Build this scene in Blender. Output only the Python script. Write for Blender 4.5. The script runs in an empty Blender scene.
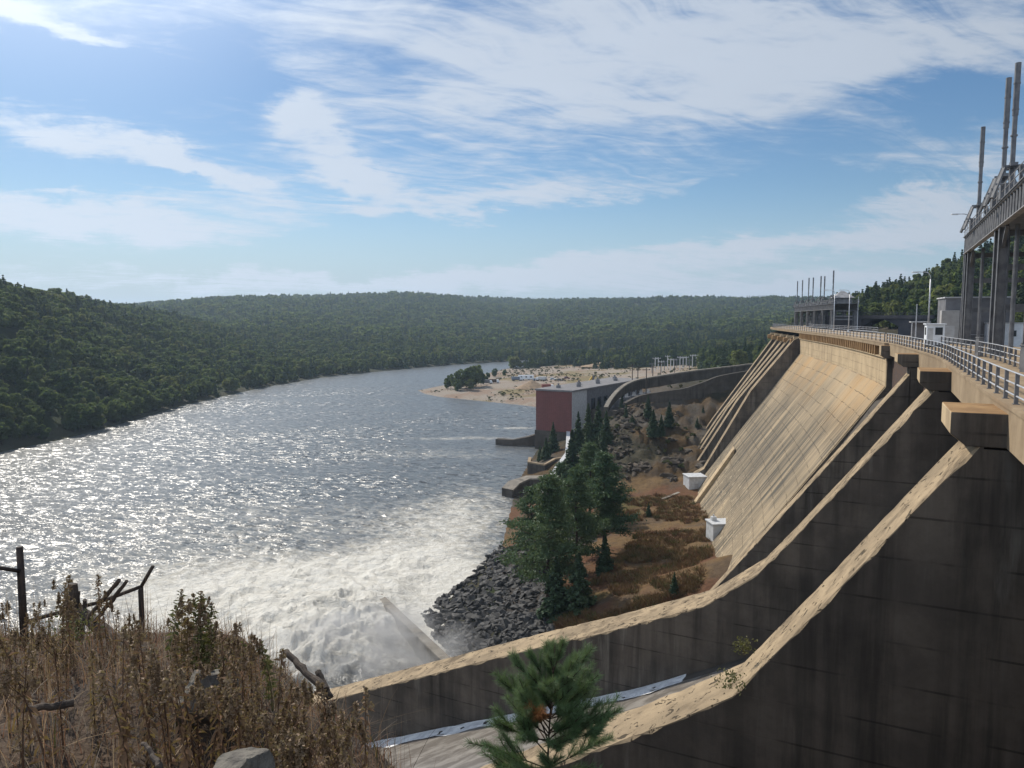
import bpy, bmesh, math, random
import numpy as np
from mathutils import Vector, Matrix
rad = math.radians
RNG = np.random.default_rng(7)
random.seed(7)

# ------------------------------------------------------------------ camera, light, exposure
S = bpy.context.scene
COL = S.collection
CAMZ, F0, HOR = 48.0, 740.0, 318.0
PITCH = math.atan((384 - HOR) / F0)
cd = bpy.data.cameras.new('camera'); cam = bpy.data.objects.new('camera', cd); COL.objects.link(cam)
cd.sensor_width = 36.0; cd.lens = F0 / 1024 * 36.0
cd.clip_start = 0.1; cd.clip_end = 20000
cam.location = (0, 0, CAMZ); cam.rotation_euler = (math.pi/2 - PITCH, 0, 0)
S.camera = cam
S.view_settings.view_transform = 'Standard'; S.view_settings.look = 'None'
S.view_settings.exposure = 0.38; S.view_settings.gamma = 1.0
S.view_settings.use_curve_mapping = False
SUN_AZ, SUN_EL = -35.0, 42.0
sd = Vector((math.sin(rad(SUN_AZ))*math.cos(rad(SUN_EL)), math.cos(rad(SUN_AZ))*math.cos(rad(SUN_EL)), math.sin(rad(SUN_EL))))
sl = bpy.data.lights.new('sun', 'SUN'); sl.energy = 3.7; sl.angle = rad(0.53); sl.color = (1.0, 0.93, 0.82)
so = bpy.data.objects.new('sun', sl); COL.objects.link(so)
so.rotation_euler = sd.to_track_quat('Z', 'Y').to_euler(); so.location = (-60, 80, 200)
SKY_STRENGTH = 0.085
HAZE = 0.00012

# ------------------------------------------------------------------ node helpers
class NT:
    def __init__(s, tree): s.t = tree; s.n = tree.nodes; s.l = tree.links
    def new(s, typ, **kw):
        n = s.n.new(typ)
        for k, v in kw.items(): setattr(n, k, v)
        return n
    def set(s, sock, v):
        if v is None: return
        if isinstance(v, bpy.types.NodeSocket): s.l.new(v, sock)
        else: sock.default_value = v
    def m(s, op, a, b=None, c=None, clamp=False):
        n = s.new('ShaderNodeMath', operation=op); n.use_clamp = clamp
        s.set(n.inputs[0], a); s.set(n.inputs[1], b); s.set(n.inputs[2], c)
        return n.outputs[0]
    def vm(s, op, a, b=None):
        n = s.new('ShaderNodeVectorMath', operation=op)
        s.set(n.inputs[0], a); s.set(n.inputs[1], b)
        return n.outputs[0]
    def ss(s, v, a, b):
        n = s.new('ShaderNodeMapRange', interpolation_type='SMOOTHSTEP')
        s.set(n.inputs[0], v); n.inputs[1].default_value = a; n.inputs[2].default_value = b
        return n.outputs[0]
    def noise(s, vec, scale, detail=4.0, rough=0.55, dist=0.0, dim='3D'):
        n = s.new('ShaderNodeTexNoise', noise_dimensions=dim)
        s.set(n.inputs['Vector'], vec); n.inputs['Scale'].default_value = scale
        n.inputs['Detail'].default_value = detail; n.inputs['Roughness'].default_value = rough
        n.inputs['Distortion'].default_value = dist
        return n.outputs[0]
    def mix(s, f, a, b, mode='MIX'):
        n = s.new('ShaderNodeMix', data_type='RGBA', blend_type=mode)
        s.set(n.inputs[0], f)
        for i, v in ((6, a), (7, b)):
            if isinstance(v, tuple) and len(v) == 3: v = v + (1.0,)
            s.set(n.inputs[i], v)
        return n.outputs[2]
    def scale(s, vec, k):
        return s.vm('MULTIPLY', vec, k)
    def pos(s): return s.new('ShaderNodeNewGeometry').outputs['Position']
    def comb(s, x, y, z):
        n = s.new('ShaderNodeCombineXYZ'); s.set(n.inputs[0], x); s.set(n.inputs[1], y); s.set(n.inputs[2], z); return n.outputs[0]
    def sep(s, v):
        n = s.new('ShaderNodeSeparateXYZ'); s.set(n.inputs[0], v); return n.outputs

def new_mat(name):
    m = bpy.data.materials.new(name); m.use_nodes = True
    nt = NT(m.node_tree); bs = m.node_tree.nodes['Principled BSDF']
    return m, nt, bs

# ------------------------------------------------------------------ world: sky and cirrus
W = bpy.data.worlds.new('World'); S.world = W; W.use_nodes = True
nt = NT(W.node_tree); bg = W.node_tree.nodes['Background']
sky = nt.new('ShaderNodeTexSky', sky_type='NISHITA'); sky.sun_disc = False
sky.sun_elevation = rad(SUN_EL); sky.sun_rotation = rad(SUN_AZ) % (2*math.pi)
sky.altitude = 200; sky.air_density = 1.0; sky.dust_density = 0.3; sky.ozone_density = 2.0
d = nt.new('ShaderNodeTexCoord').outputs['Generated']
dx, dy, dz = nt.sep(d)
dzp = nt.m('ADD', nt.m('MAXIMUM', dz, 0.0), 0.09)
P0 = nt.comb(nt.m('DIVIDE', dx, dzp), nt.m('DIVIDE', dy, dzp), 0.0)
azn = nt.m('DIVIDE', dx, nt.m('MAXIMUM', dy, 0.05))      # tan azimuth from the view axis
eln = nt.m('DIVIDE', dz, nt.m('MAXIMUM', dy, 0.05))      # tan elevation
bias = None
def blob(px, py, rx, ry, amp, tilt=0.0):
    global bias
    u0, v0 = (px-512)/F0, (HOR-py)/F0
    du = nt.m('SUBTRACT', azn, u0); dv = nt.m('SUBTRACT', eln, v0)
    dv = nt.m('SUBTRACT', dv, nt.m('MULTIPLY', du, tilt))
    q = nt.m('ADD', nt.m('POWER', nt.m('DIVIDE', du, rx/F0), 2.0), nt.m('POWER', nt.m('DIVIDE', dv, ry/F0), 2.0))
    g = nt.m('MULTIPLY', nt.m('POWER', 2.718, nt.m('MULTIPLY', q, -1.0)), amp)
    bias = g if bias is None else nt.m('ADD', bias, g)
# the sheets and the clear lanes of this sky (fixed directions of the compass)
azn = nt.m('ADD', azn, nt.m('MULTIPLY', nt.m('SUBTRACT', nt.noise(nt.scale(d, (1.0, 1.0, 2.6)), 5.0, 6.0, 0.62), 0.5), 0.30))
eln = nt.m('ADD', eln, nt.m('MULTIPLY', nt.m('SUBTRACT', nt.noise(nt.scale(nt.vm('ADD', d, (3.1, 1.7, 0.4)), (1.0, 1.0, 2.6)), 6.5, 7.0, 0.66), 0.5), 0.13))
blob(640, 70, 420, 95, 0.28, 0.05); blob(330, 30, 160, 60, 0.12); blob(880, 60, 260, 60, 0.12)
blob(700, 255, 330, 14, 0.34, 0.10); blob(960, 190, 130, 38, 0.30, 0.15); blob(120, 225, 190, 22, 0.44, -0.07)
blob(60, 145, 80, 18, 0.36, -0.2); blob(200, 176, 75, 16, 0.38, -0.4); blob(345, 185, 65, 17, 0.38, -0.25); blob(300, 120, 30, 36, 0.30); blob(110, 50, 110, 12, 0.25, -0.3); blob(30, 20, 90, 14, 0.2)
blob(520, 200, 190, 16, 0.22, 0.12); blob(250, 280, 260, 10, 0.30); blob(800, 285, 260, 14, 0.34)
blob(110, 78, 190, 30, -0.26); blob(330, 246, 210, 24, -0.30, 0.0); blob(800, 196, 190, 13, -0.36, 0.08); blob(960, 100, 90, 26, -0.26)
blob(650, 222, 120, 8, -0.22, 0.06); blob(70, 190, 80, 10, -0.2); blob(250, 75, 50, 60, -0.1)
warp = nt.noise(P0, 0.9, 3.0)
wv = nt.vm('ADD', P0, nt.comb(nt.m('MULTIPLY', warp, 0.9), nt.m('MULTIPLY', warp, 1.4), 0.0))
rot1 = nt.new('ShaderNodeVectorRotate', rotation_type='Z_AXIS'); nt.set(rot1.inputs['Vector'], wv); rot1.inputs['Angle'].default_value = 0.42
s1 = nt.scale(rot1.outputs[0], (0.55, 1.6, 1.0))
n1 = nt.noise(s1, 0.85, 9.0, 0.60, 0.7)
rot2 = nt.new('ShaderNodeVectorRotate', rotation_type='Z_AXIS'); nt.set(rot2.inputs['Vector'], wv); rot2.inputs['Angle'].default_value = -0.55
s2 = nt.scale(rot2.outputs[0], (0.8, 4.6, 1.0))
n2 = nt.noise(s2, 1.3, 8.0, 0.62, 0.9)
n3 = nt.noise(nt.scale(P0, (1.0, 2.2, 1.0)), 4.5, 8.0, 0.65, 0.4)
cov = nt.m('ADD', nt.m('ADD', nt.m('MULTIPLY', n1, 0.46), nt.m('MULTIPLY', n2, 0.62)), nt.m('MULTIPLY', n3, 0.44))
behind = nt.m('SUBTRACT', 1.0, nt.ss(dy, -0.45, 0.05))      # unseen heavier cloud added behind the viewer and overhead to fill shaded faces
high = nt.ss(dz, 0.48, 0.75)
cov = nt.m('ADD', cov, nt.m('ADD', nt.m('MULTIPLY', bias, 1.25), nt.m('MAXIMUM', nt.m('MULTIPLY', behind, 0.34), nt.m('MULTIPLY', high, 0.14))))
cm = nt.ss(cov, 0.765, 1.17)
cm = nt.m('MULTIPLY', nt.m('POWER', cm, 1.25), 0.92)
glow = nt.m('ADD', nt.m('MULTIPLY', nt.m('SUBTRACT', 0.25, azn), 0.26), 0.94)   # cloud is brighter towards the sun
glow = nt.m('MINIMUM', nt.m('MAXIMUM', glow, 0.78), 1.3)
glow = nt.m('ADD', glow, nt.m('MULTIPLY', behind, 0.75))  # brightens the added cloud behind the viewer
ccol = nt.vm('MULTIPLY', nt.comb(5.5, 6.15, 7.1), nt.comb(glow, glow, glow))
hs = nt.new('ShaderNodeHueSaturation'); hs.inputs['Saturation'].default_value = 1.22; hs.inputs['Value'].default_value = 0.80
nt.l.new(sky.outputs[0], hs.inputs['Color'])
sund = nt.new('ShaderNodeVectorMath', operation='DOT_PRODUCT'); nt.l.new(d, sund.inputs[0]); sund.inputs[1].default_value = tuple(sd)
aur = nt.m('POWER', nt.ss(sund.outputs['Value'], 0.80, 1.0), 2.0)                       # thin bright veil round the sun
low = nt.m('MULTIPLY', nt.m('SUBTRACT', 1.0, nt.ss(dz, 0.0, 0.17)), 0.80)
clear = nt.mix(low, hs.outputs[0], (3.3, 4.5, 6.0))      # pale blue air near the horizon
skyc = nt.mix(cm, clear, ccol)
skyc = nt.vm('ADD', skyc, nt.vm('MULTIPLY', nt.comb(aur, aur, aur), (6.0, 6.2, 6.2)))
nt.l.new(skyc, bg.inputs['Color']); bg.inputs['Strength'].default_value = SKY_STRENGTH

# ------------------------------------------------------------------ geometry helpers
CP, SP = math.cos(PITCH), math.sin(PITCH)
def rayd(px, py):
    u = (np.asarray(px, float)-512)/F0; v = (384-np.asarray(py, float))/F0
    return np.stack([u, CP + v*SP, -SP + v*CP], -1)
def Pz(px, py, z):
    d = rayd(px, py); t = (z-CAMZ)/d[..., 2]
    return np.array([0, 0, CAMZ]) + d*t[..., None]
def PY(px, py, Y):
    d = rayd(px, py); t = Y/d[..., 1]
    return np.array([0, 0, CAMZ]) + d*np.asarray(t)[..., None]

def hash2(ix, iy, seed):
    h = np.sin(ix*127.1 + iy*311.7 + seed*74.7)*43758.5453
    return h - np.floor(h)
def vnoise(x, y, seed=0):
    ix, iy = np.floor(x), np.floor(y); fx, fy = x-ix, y-iy
    fx = fx*fx*(3-2*fx); fy = fy*fy*(3-2*fy)
    a = hash2(ix, iy, seed); b = hash2(ix+1, iy, seed); c = hash2(ix, iy+1, seed); e = hash2(ix+1, iy+1, seed)
    return (a*(1-fx)+b*fx)*(1-fy) + (c*(1-fx)+e*fx)*fy
def fbm(x, y, seed=0, octv=4, gain=0.5):
    s = 0; a = 1; tot = 0
    for i in range(octv):
        s = s + a*vnoise(x, y, seed+i); tot += a; a *= gain; x = x*2.03+1.7; y = y*2.03+9.1
    return s/tot
def sstep(x, a, b):
    t = np.clip((np.asarray(x, float)-a)/(b-a), 0, 1); return t*t*(3-2*t)

def np_mesh(name, V, Fq, mats=(), smooth=False, midx=None):
    """V (N,3); Fq (M,4) or (M,3) int array"""
    V = np.asarray(V, np.float32); Fq = np.asarray(Fq, np.int32)
    me = bpy.data.meshes.new(name); k = Fq.shape[1]
    me.vertices.add(len(V)); me.vertices.foreach_set('co', V.ravel())
    me.loops.add(Fq.size); me.loops.foreach_set('vertex_index', Fq.ravel())
    me.polygons.add(len(Fq)); me.polygons.foreach_set('loop_start', np.arange(0, Fq.size, k, dtype=np.int32))
    if midx is not None: me.polygons.foreach_set('material_index', np.asarray(midx, np.int32))
    me.polygons.foreach_set('use_smooth', np.full(len(Fq), bool(smooth)))
    me.update(calc_edges=True); me.validate()
    for m in mats: me.materials.append(m)
    return me
def add_col(me, name, C):
    a = me.attributes.new(name, 'FLOAT_COLOR', 'POINT')
    C = np.asarray(C, np.float32)
    if C.shape[1] == 3: C = np.concatenate([C, np.ones((len(C), 1), np.float32)], 1)
    a.data.foreach_set('color', C.ravel())
def add_f(me, name, v):
    a = me.attributes.new(name, 'FLOAT', 'POINT'); a.data.foreach_set('value', np.asarray(v, np.float32))

def link(name, me, parent=None):
    o = bpy.data.objects.new(name, me); COL.objects.link(o)
    if parent is not None: o.parent = parent
    return o
def thing(name, label, cat, loc=(0, 0, 0), rz=0.0, group=None):
    o = bpy.data.objects.new(name, None); COL.objects.link(o); o.empty_display_size = 0.3
    o.location = tuple(float(c) for c in loc); o.rotation_euler = (0, 0, rz)
    return tag(o, label, cat, group)
def tag(o, label, cat, group=None):
    o['label'] = label; o['category'] = cat
    if group: o['group'] = group
    return o
def kind(o, k): o['kind'] = k; return o
def copy_tree(o, parent=None):
    c = o.copy(); COL.objects.link(c)
    if parent is not None: c.parent = parent
    for ch in list(o.children): copy_tree(ch, c)
    return c

class MB:
    """collects faces; build() links them as one mesh object"""
    def __init__(s): s.v = []; s.f = []; s.mi = []
    def quad(s, pts, mi=0):
        n = len(s.v); s.v += [tuple(map(float, p)) for p in pts]; s.f.append(tuple(range(n, n+len(pts)))); s.mi.append(mi); return s
    def hexa(s, b, t, mi=0):
        """b, t: four bottom and four top points, counter-clockwise from above"""
        n = len(s.v); s.v += [tuple(map(float, p)) for p in list(b)+list(t)]
        for q in ((3,2,1,0),(4,5,6,7),(0,1,5,4),(1,2,6,5),(2,3,7,6),(3,0,4,7)):
            s.f.append(tuple(n+i for i in q)); s.mi.append(mi)
        return s
    def box(s, c, size, rz=0.0, mi=0):
        cx, cy, cz = c; a, b, h = size[0]/2, size[1]/2, size[2]/2
        ca, sa = math.cos(rz), math.sin(rz)
        r = [(cx+x*ca-y*sa, cy+x*sa+y*ca) for x, y in ((-a,-b),(a,-b),(a,b),(-a,b))]
        return s.hexa([(x, y, cz-h) for x, y in r], [(x, y, cz+h) for x, y in r], mi)
    def bar(s, p, q, w, h=None, mi=0):
        h = h or w; p, q = Vector(p), Vector(q); d = (q-p).normalized()
        up = Vector((0,0,1)) if abs(d.z) < 0.95 else Vector((0,1,0))
        x = d.cross(up).normalized()*(w/2); y = x.cross(d).normalized()*(h/2)
        return s.hexa([p-x-y, p+x-y, q+x-y, q-x-y], [p-x+y, p+x+y, q+x+y, q-x+y], mi)
    def tube(s, pts, r, n=8, mi=0, cap=True):
        pts = [Vector(p) for p in pts]; rs = r if isinstance(r, (list, tuple)) else [r]*len(pts)
        base = len(s.v); pu = None
        for i, p in enumerate(pts):
            d = (pts[min(i+1, len(pts)-1)] - pts[max(i-1, 0)]).normalized()
            if pu is None: pu = d.cross(Vector((0,0,1)) if abs(d.z) < 0.9 else Vector((1,0,0))).normalized()
            x = (pu - d*pu.dot(d)).normalized(); y = d.cross(x); pu = x
            for k in range(n):
                a = 2*math.pi*k/n; s.v.append(tuple(p + (x*math.cos(a)+y*math.sin(a))*rs[i]))
        for i in range(len(pts)-1):
            for k in range(n):
                k2 = (k+1) % n
                s.f.append((base+i*n+k, base+i*n+k2, base+(i+1)*n+k2, base+(i+1)*n+k)); s.mi.append(mi)
        if cap:
            s.f.append(tuple(base+k for k in reversed(range(n)))); s.mi.append(mi)
            e = base+(len(pts)-1)*n; s.f.append(tuple(e+k for k in range(n))); s.mi.append(mi)
        return s
    def build(s, name, mats, parent=None, smooth=False, bevel=0.0, loc=None):
        me = bpy.data.meshes.new(name)
        v = s.v
        if loc is not None: v = [(a-loc[0], b-loc[1], c-loc[2]) for a, b, c in v]
        me.from_pydata(v, [], s.f)
        for m in (mats if isinstance(mats, (list, tuple)) else [mats]): me.materials.append(m)
        me.polygons.foreach_set('material_index', s.mi)
        me.polygons.foreach_set('use_smooth', [smooth]*len(s.f)); me.update()
        o = link(name, me, parent)
        if loc is not None and parent is None: o.location = tuple(map(float, loc))
        if bevel:
            b = o.modifiers.new('bevel', 'BEVEL'); b.width = bevel; b.segments = 2; b.limit_method = 'ANGLE'
        return o

# ------------------------------------------------------------------ materials
def simple(name, ca, cb, scale=2.0, rough=0.7, bump=0.0, bscale=None, metal=0.0, detail=5.0, contrast=(0.35, 0.65), spec=0.3):
    m, nt, bs = new_mat(name); p = nt.pos()
    n = nt.noise(p, scale, detail); f = nt.ss(n, *contrast)
    nt.l.new(nt.mix(f, ca, cb), bs.inputs['Base Color'])
    bs.inputs['Roughness'].default_value = rough; bs.inputs['Metallic'].default_value = metal
    bs.inputs['Specular IOR Level'].default_value = spec
    if bump:
        b = nt.new('ShaderNodeBump'); b.inputs['Distance'].default_value = bump
        nt.l.new(nt.noise(p, bscale or scale*3, 6.0), b.inputs['Height']); nt.l.new(b.outputs[0], bs.inputs['Normal'])
    return m
def concrete(name, base, alt, stain, streak=(0.9, 0.9, 0.05), amt=0.6, lines=1.5, speck=0.0, bump=0.06, thr=(0.42, 0.68), pale=0.0):
    m, nt, bs = new_mat(name); p = nt.pos()
    c = nt.mix(nt.ss(nt.noise(p, 0.35, 6.0, 0.6), 0.35, 0.65), base, alt)
    fine = nt.noise(p, 3.0, 8.0, 0.7)
    c = nt.mix(nt.m('MULTIPLY', nt.ss(fine, 0.45, 0.75), 0.35), c, tuple(x*0.6 for x in base))
    st = nt.noise(nt.scale(p, streak), 1.0, 7.0, 0.62, 0.2)
    big = nt.ss(nt.noise(p, 0.11, 3.0), 0.30, 0.62)
    f = nt.m('MULTIPLY', nt.ss(st, *thr), nt.m('MULTIPLY', nt.m('ADD', nt.m('MULTIPLY', big, 0.8), 0.2), amt))
    c = nt.mix(f, c, stain)
    if pale:
        pv = nt.noise(nt.scale(nt.vm('ADD', p, (31.0, 7.0, 5.0)), (1.3, 1.3, 0.11)), 1.0, 8.0, 0.66, 0.3); pb = nt.ss(nt.noise(nt.vm('ADD', p, (9.0, 4.0, 2.0)), 0.16, 4.0), 0.45, 0.68)
        c = nt.mix(nt.m('MULTIPLY', nt.m('MULTIPLY', nt.ss(pv, 0.50, 0.70), nt.m('ADD', nt.m('MULTIPLY', pb, 0.8), 0.12)), pale), c, (0.27, 0.245, 0.205))
    h = nt.m('MULTIPLY', fine, 0.5)
    if lines:
        z = nt.sep(p)[2]; fr = nt.m('FRACT', nt.m('DIVIDE', z, lines))
        ln = nt.m('LESS_THAN', nt.m('ABSOLUTE', nt.m('SUBTRACT', fr, 0.5)), 0.025)
        brk = nt.ss(nt.noise(p, 0.5, 3.0), 0.40, 0.6)
        c = nt.mix(nt.m('MULTIPLY', nt.m('MULTIPLY', ln, 0.5), brk), c, tuple(x*0.45 for x in stain))
        h = nt.m('SUBTRACT', h, nt.m('MULTIPLY', ln, 0.6))
    if speck:
        v = nt.noise(nt.scale(p, (1.0, 1.0, 1.0)), 1.7, 3.0, 0.6, 1.2)
        sp = nt.ss(v, speck, speck+0.03)
        c = nt.mix(nt.m('MULTIPLY', sp, 0.85), c, (0.035, 0.028, 0.02)); h = nt.m('SUBTRACT', h, nt.m('MULTIPLY', sp, 1.0))
    nt.l.new(c, bs.inputs['Base Color']); bs.inputs['Roughness'].default_value = 0.9; bs.inputs['Specular IOR Level'].default_value = 0.15
    b = nt.new('ShaderNodeBump'); b.inputs['Distance'].default_value = bump; nt.l.new(h, b.inputs['Height']); nt.l.new(b.outputs[0], bs.inputs['Normal'])
    return m
M = {}
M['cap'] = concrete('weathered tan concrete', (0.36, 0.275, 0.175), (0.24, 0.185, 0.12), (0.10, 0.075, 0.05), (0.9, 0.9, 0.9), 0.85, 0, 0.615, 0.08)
M['block'] = concrete('rust brown concrete', (0.34, 0.215, 0.105), (0.24, 0.145, 0.07), (0.14, 0.08, 0.04), (1.0, 1.0, 0.3), 0.6, 0, 0, 0.05)
M['side'] = concrete('stained shade-dark wall concrete', (0.15, 0.125, 0.10), (0.095, 0.08, 0.066), (0.028, 0.025, 0.022), (0.9, 0.9, 0.06), 0.80, 1.6, 0, 0.06, (0.38, 0.66), 0.6)  # walls darker than the caps: stains plus shade put into the colour
M['grey'] = concrete('grey concrete', (0.26, 0.23, 0.19), (0.20, 0.18, 0.15), (0.09, 0.08, 0.07), (0.9, 0.9, 0.08), 0.7, 1.5, 0, 0.05)
M['wall'] = concrete('pale wall concrete', (0.52, 0.40, 0.25), (0.42, 0.32, 0.20), (0.20, 0.15, 0.10), (0.7, 0.7, 0.10), 0.55, 1.2, 0, 0.05)
M['deck'] = concrete('deck concrete', (0.34, 0.26, 0.17), (0.26, 0.195, 0.125), (0.16, 0.11, 0.07), (0.5, 0.5, 0.5), 0.5, 0, 0, 0.03)
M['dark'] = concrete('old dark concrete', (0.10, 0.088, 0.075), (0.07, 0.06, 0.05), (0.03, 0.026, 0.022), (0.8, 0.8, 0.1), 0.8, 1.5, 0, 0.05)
# downstream face: streaks run down the slope, joints across it
def face_mat():
    m, nt, bs = new_mat('downstream face concrete'); p = nt.pos(); x, y, z = nt.sep(p)
    al = nt.m('ADD', nt.m('MULTIPLY', y, 0.94), nt.m('MULTIPLY', x, 0.34))     # distance along the axis
    c = nt.mix(nt.ss(nt.noise(p, 0.12, 5.0), 0.35, 0.65), (0.36, 0.28, 0.18), (0.26, 0.205, 0.135))
    sv = nt.comb(al, nt.m('MULTIPLY', z, 0.07), 0.0)
    st = nt.noise(sv, 0.85, 8.0, 0.66); st2 = nt.noise(sv, 0.16, 3.0, 0.5)
    area = nt.ss(nt.m('ADD', nt.noise(nt.comb(al, z, 3.0), 0.07, 4.0), nt.m('MULTIPLY', st2, 0.35)), 0.52, 0.74)
    topc = nt.m('SUBTRACT', 1.0, nt.ss(z, 33.0, 38.5))
    f = nt.m('MULTIPLY', nt.m('MULTIPLY', nt.ss(st, 0.36, 0.62), nt.m('ADD', nt.m('MULTIPLY', area, 0.62), 0.44)), nt.m('ADD', nt.m('MULTIPLY', topc, 0.9), 0.1))
    c = nt.mix(f, c, (0.085, 0.076, 0.062))
    orange = nt.m('MULTIPLY', nt.ss(z, 30.0, 39.5), nt.m('MULTIPLY', nt.ss(st2, 0.35, 0.7), 0.55))
    c = nt.mix(orange, c, (0.42, 0.25, 0.10))
    fr = nt.m('FRACT', nt.m('DIVIDE', nt.m('ADD', z, nt.m('MULTIPLY', nt.noise(p, 0.3, 2.0), 0.3)), 1.9))
    ln = nt.m('MULTIPLY', nt.m('LESS_THAN', fr, 0.05), nt.ss(nt.noise(p, 0.45, 3.0), 0.4, 0.55))
    fr2 = nt.m('FRACT', nt.m('DIVIDE', al, 6.1)); ln2 = nt.m('LESS_THAN', fr2, 0.02)
    c = nt.mix(nt.m('MULTIPLY', nt.m('MAXIMUM', ln, ln2), 0.62), c, (0.07, 0.055, 0.04))
    pat = nt.m('MULTIPLY', nt.ss(nt.noise(nt.comb(al, z, 0.0), 0.9, 6.0, 0.7), 0.57, 0.64), nt.m('SUBTRACT', 1.0, nt.ss(z, 14.0, 24.0)))
    c = nt.mix(nt.m('MULTIPLY', pat, 0.7), c, (0.55, 0.45, 0.30))
    nt.l.new(c, bs.inputs['Base Color']); bs.inputs['Roughness'].default_value = 0.9; bs.inputs['Specular IOR Level'].default_value = 0.15
    b = nt.new('ShaderNodeBump'); b.inputs['Distance'].default_value = 0.09
    h = nt.m('SUBTRACT', nt.noise(p, 1.3, 9.0, 0.7), nt.m('MULTIPLY', nt.m('MAXIMUM', ln, ln2), 0.6))
    nt.l.new(h, b.inputs['Height']); nt.l.new(b.outputs[0], bs.inputs['Normal'])
    return m
M['face'] = face_mat()
M['steel'] = simple('weathered grey steel', (0.105, 0.107, 0.115), (0.165, 0.165, 0.17), 1.5, 0.6, 0.004, 8, 0.0)
M['rust'] = simple('rusty steel', (0.10, 0.055, 0.035), (0.05, 0.04, 0.035), 3.0, 0.8, 0.004, 12)
M['girder'] = simple('pale girder paint', (0.31, 0.30, 0.30), (0.20, 0.195, 0.195), 1.2, 0.6, 0.003, 8)
M['galv'] = simple('galvanised rail', (0.52, 0.53, 0.55), (0.38, 0.39, 0.41), 4.0, 0.42, 0, None, 0.35)
M['white'] = simple('white paint', (0.74, 0.77, 0.80), (0.62, 0.65, 0.68), 1.5, 0.55, 0.002, 10)
M['hutgrey'] = simple('pale grey hut paint', (0.52, 0.53, 0.53), (0.42, 0.42, 0.42), 1.5, 0.6, 0.003, 8)
M['clad'] = simple('grey metal cladding', (0.17, 0.17, 0.18), (0.13, 0.13, 0.14), 1.0, 0.6)
M['paleclad'] = simple('pale door paint', (0.40, 0.39, 0.38), (0.34, 0.33, 0.32), 1.5, 0.6)
M['glass'] = simple('dark window glass', (0.02, 0.025, 0.03), (0.03, 0.035, 0.04), 0.5, 0.12, spec=0.5)
M['roof'] = simple('flat roof gravel', (0.20, 0.19, 0.19), (0.15, 0.145, 0.145), 0.6, 0.95, 0.02, 6)
M['wood'] = simple('grey weathered wood', (0.09, 0.07, 0.055), (0.045, 0.036, 0.03), 6.0, 0.9, 0.01, 30)
M['bark'] = simple('pine bark', (0.075, 0.052, 0.038), (0.04, 0.03, 0.024), 3.0, 0.95, 0.02, 12)
M['iron'] = simple('dark rusted iron', (0.035, 0.028, 0.025), (0.06, 0.042, 0.03), 6.0, 0.75, 0.002, 40)
M['rock'] = simple('dark riprap rock', (0.032, 0.031, 0.030), (0.068, 0.065, 0.062), 0.7, 0.75, 0.05, 3)
M['boulder'] = simple('lichen grey rock', (0.16, 0.145, 0.12), (0.09, 0.08, 0.07), 6.0, 0.9, 0.03, 14)
M['yellow'] = simple('machine yellow paint', (0.50, 0.32, 0.04), (0.42, 0.26, 0.04), 2.0, 0.5)
M['redpaint'] = simple('faded red paint', (0.22, 0.06, 0.04), (0.16, 0.05, 0.04), 2.0, 0.5)
M['bluegrey'] = simple('blue grey paint', (0.16, 0.20, 0.26), (0.12, 0.15, 0.20), 2.0, 0.5)
M['tyre'] = simple('black rubber', (0.02, 0.02, 0.02), (0.03, 0.03, 0.03), 8.0, 0.9)
def brick_mat():
    m, nt, bs = new_mat('red brick'); p = nt.pos(); x, y, z = nt.sep(p)
    b = nt.new('ShaderNodeTexBrick'); nt.l.new(nt.comb(nt.m('ADD', x, y), z, 0.0), b.inputs['Vector'])
    b.inputs['Scale'].default_value = 1.0; b.inputs['Color1'].default_value = (0.165, 0.052, 0.047, 1); b.inputs['Color2'].default_value = (0.13, 0.041, 0.037, 1)
    b.inputs['Mortar'].default_value = (0.20, 0.115, 0.10, 1); b.inputs['Brick Width'].default_value = 0.6; b.inputs['Row Height'].default_value = 0.2; b.inputs['Mortar Size'].default_value = 0.015
    c = nt.mix(nt.m('MULTIPLY', nt.ss(nt.noise(nt.scale(p, (0.5, 0.5, 0.1)), 1.0, 6.0), 0.4, 0.7), 0.35), b.outputs[0], (0.09, 0.04, 0.035))
    nt.l.new(c, bs.inputs['Base Color']); bs.inputs['Roughness'].default_value = 0.9
    return m
M['brick'] = brick_mat()
def leaf_mat(name, ca, cb, cc=None, trans=0.25, rough=0.6, nscale=0.25):
    m, nt, bs = new_mat(name)
    r = nt.new('ShaderNodeObjectInfo').outputs['Random']; p = nt.pos()
    f = nt.m('ADD', nt.m('MULTIPLY', r, 0.9), nt.m('SUBTRACT', nt.m('MULTIPLY', nt.noise(p, nscale, 3.0), 0.9), 0.40), clamp=True)
    c = nt.mix(f, ca, cb)
    if cc: c = nt.mix(nt.ss(r, 0.80, 0.98), c, cc)
    nt.l.new(c, bs.inputs['Base Color']); bs.inputs['Roughness'].default_value = rough; bs.inputs['Specular IOR Level'].default_value = 0.25
    tr = nt.new('ShaderNodeBsdfTranslucent'); nt.l.new(nt.mix(0.4, c, (0.16, 0.20, 0.03)), tr.inputs['Color'])
    mx = nt.new('ShaderNodeMixShader'); mx.inputs[0].default_value = trans
    nt.l.new(bs.outputs[0], mx.inputs[1]); nt.l.new(tr.outputs[0], mx.inputs[2])
    nt.l.new(mx.outputs[0], m.node_tree.nodes['Material Output'].inputs['Surface'])
    return m
M['leaf'] = leaf_mat('broadleaf foliage', (0.042, 0.082, 0.036), (0.130, 0.165, 0.062), (0.155, 0.165, 0.065), 0.60, nscale=0.05)
M['needle'] = leaf_mat('conifer needles', (0.030, 0.062, 0.034), (0.065, 0.100, 0.050), None, 0.18)
M['needle2'] = leaf_mat('white pine needles', (0.050, 0.095, 0.050), (0.095, 0.140, 0.068), None, 0.22)
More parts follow.
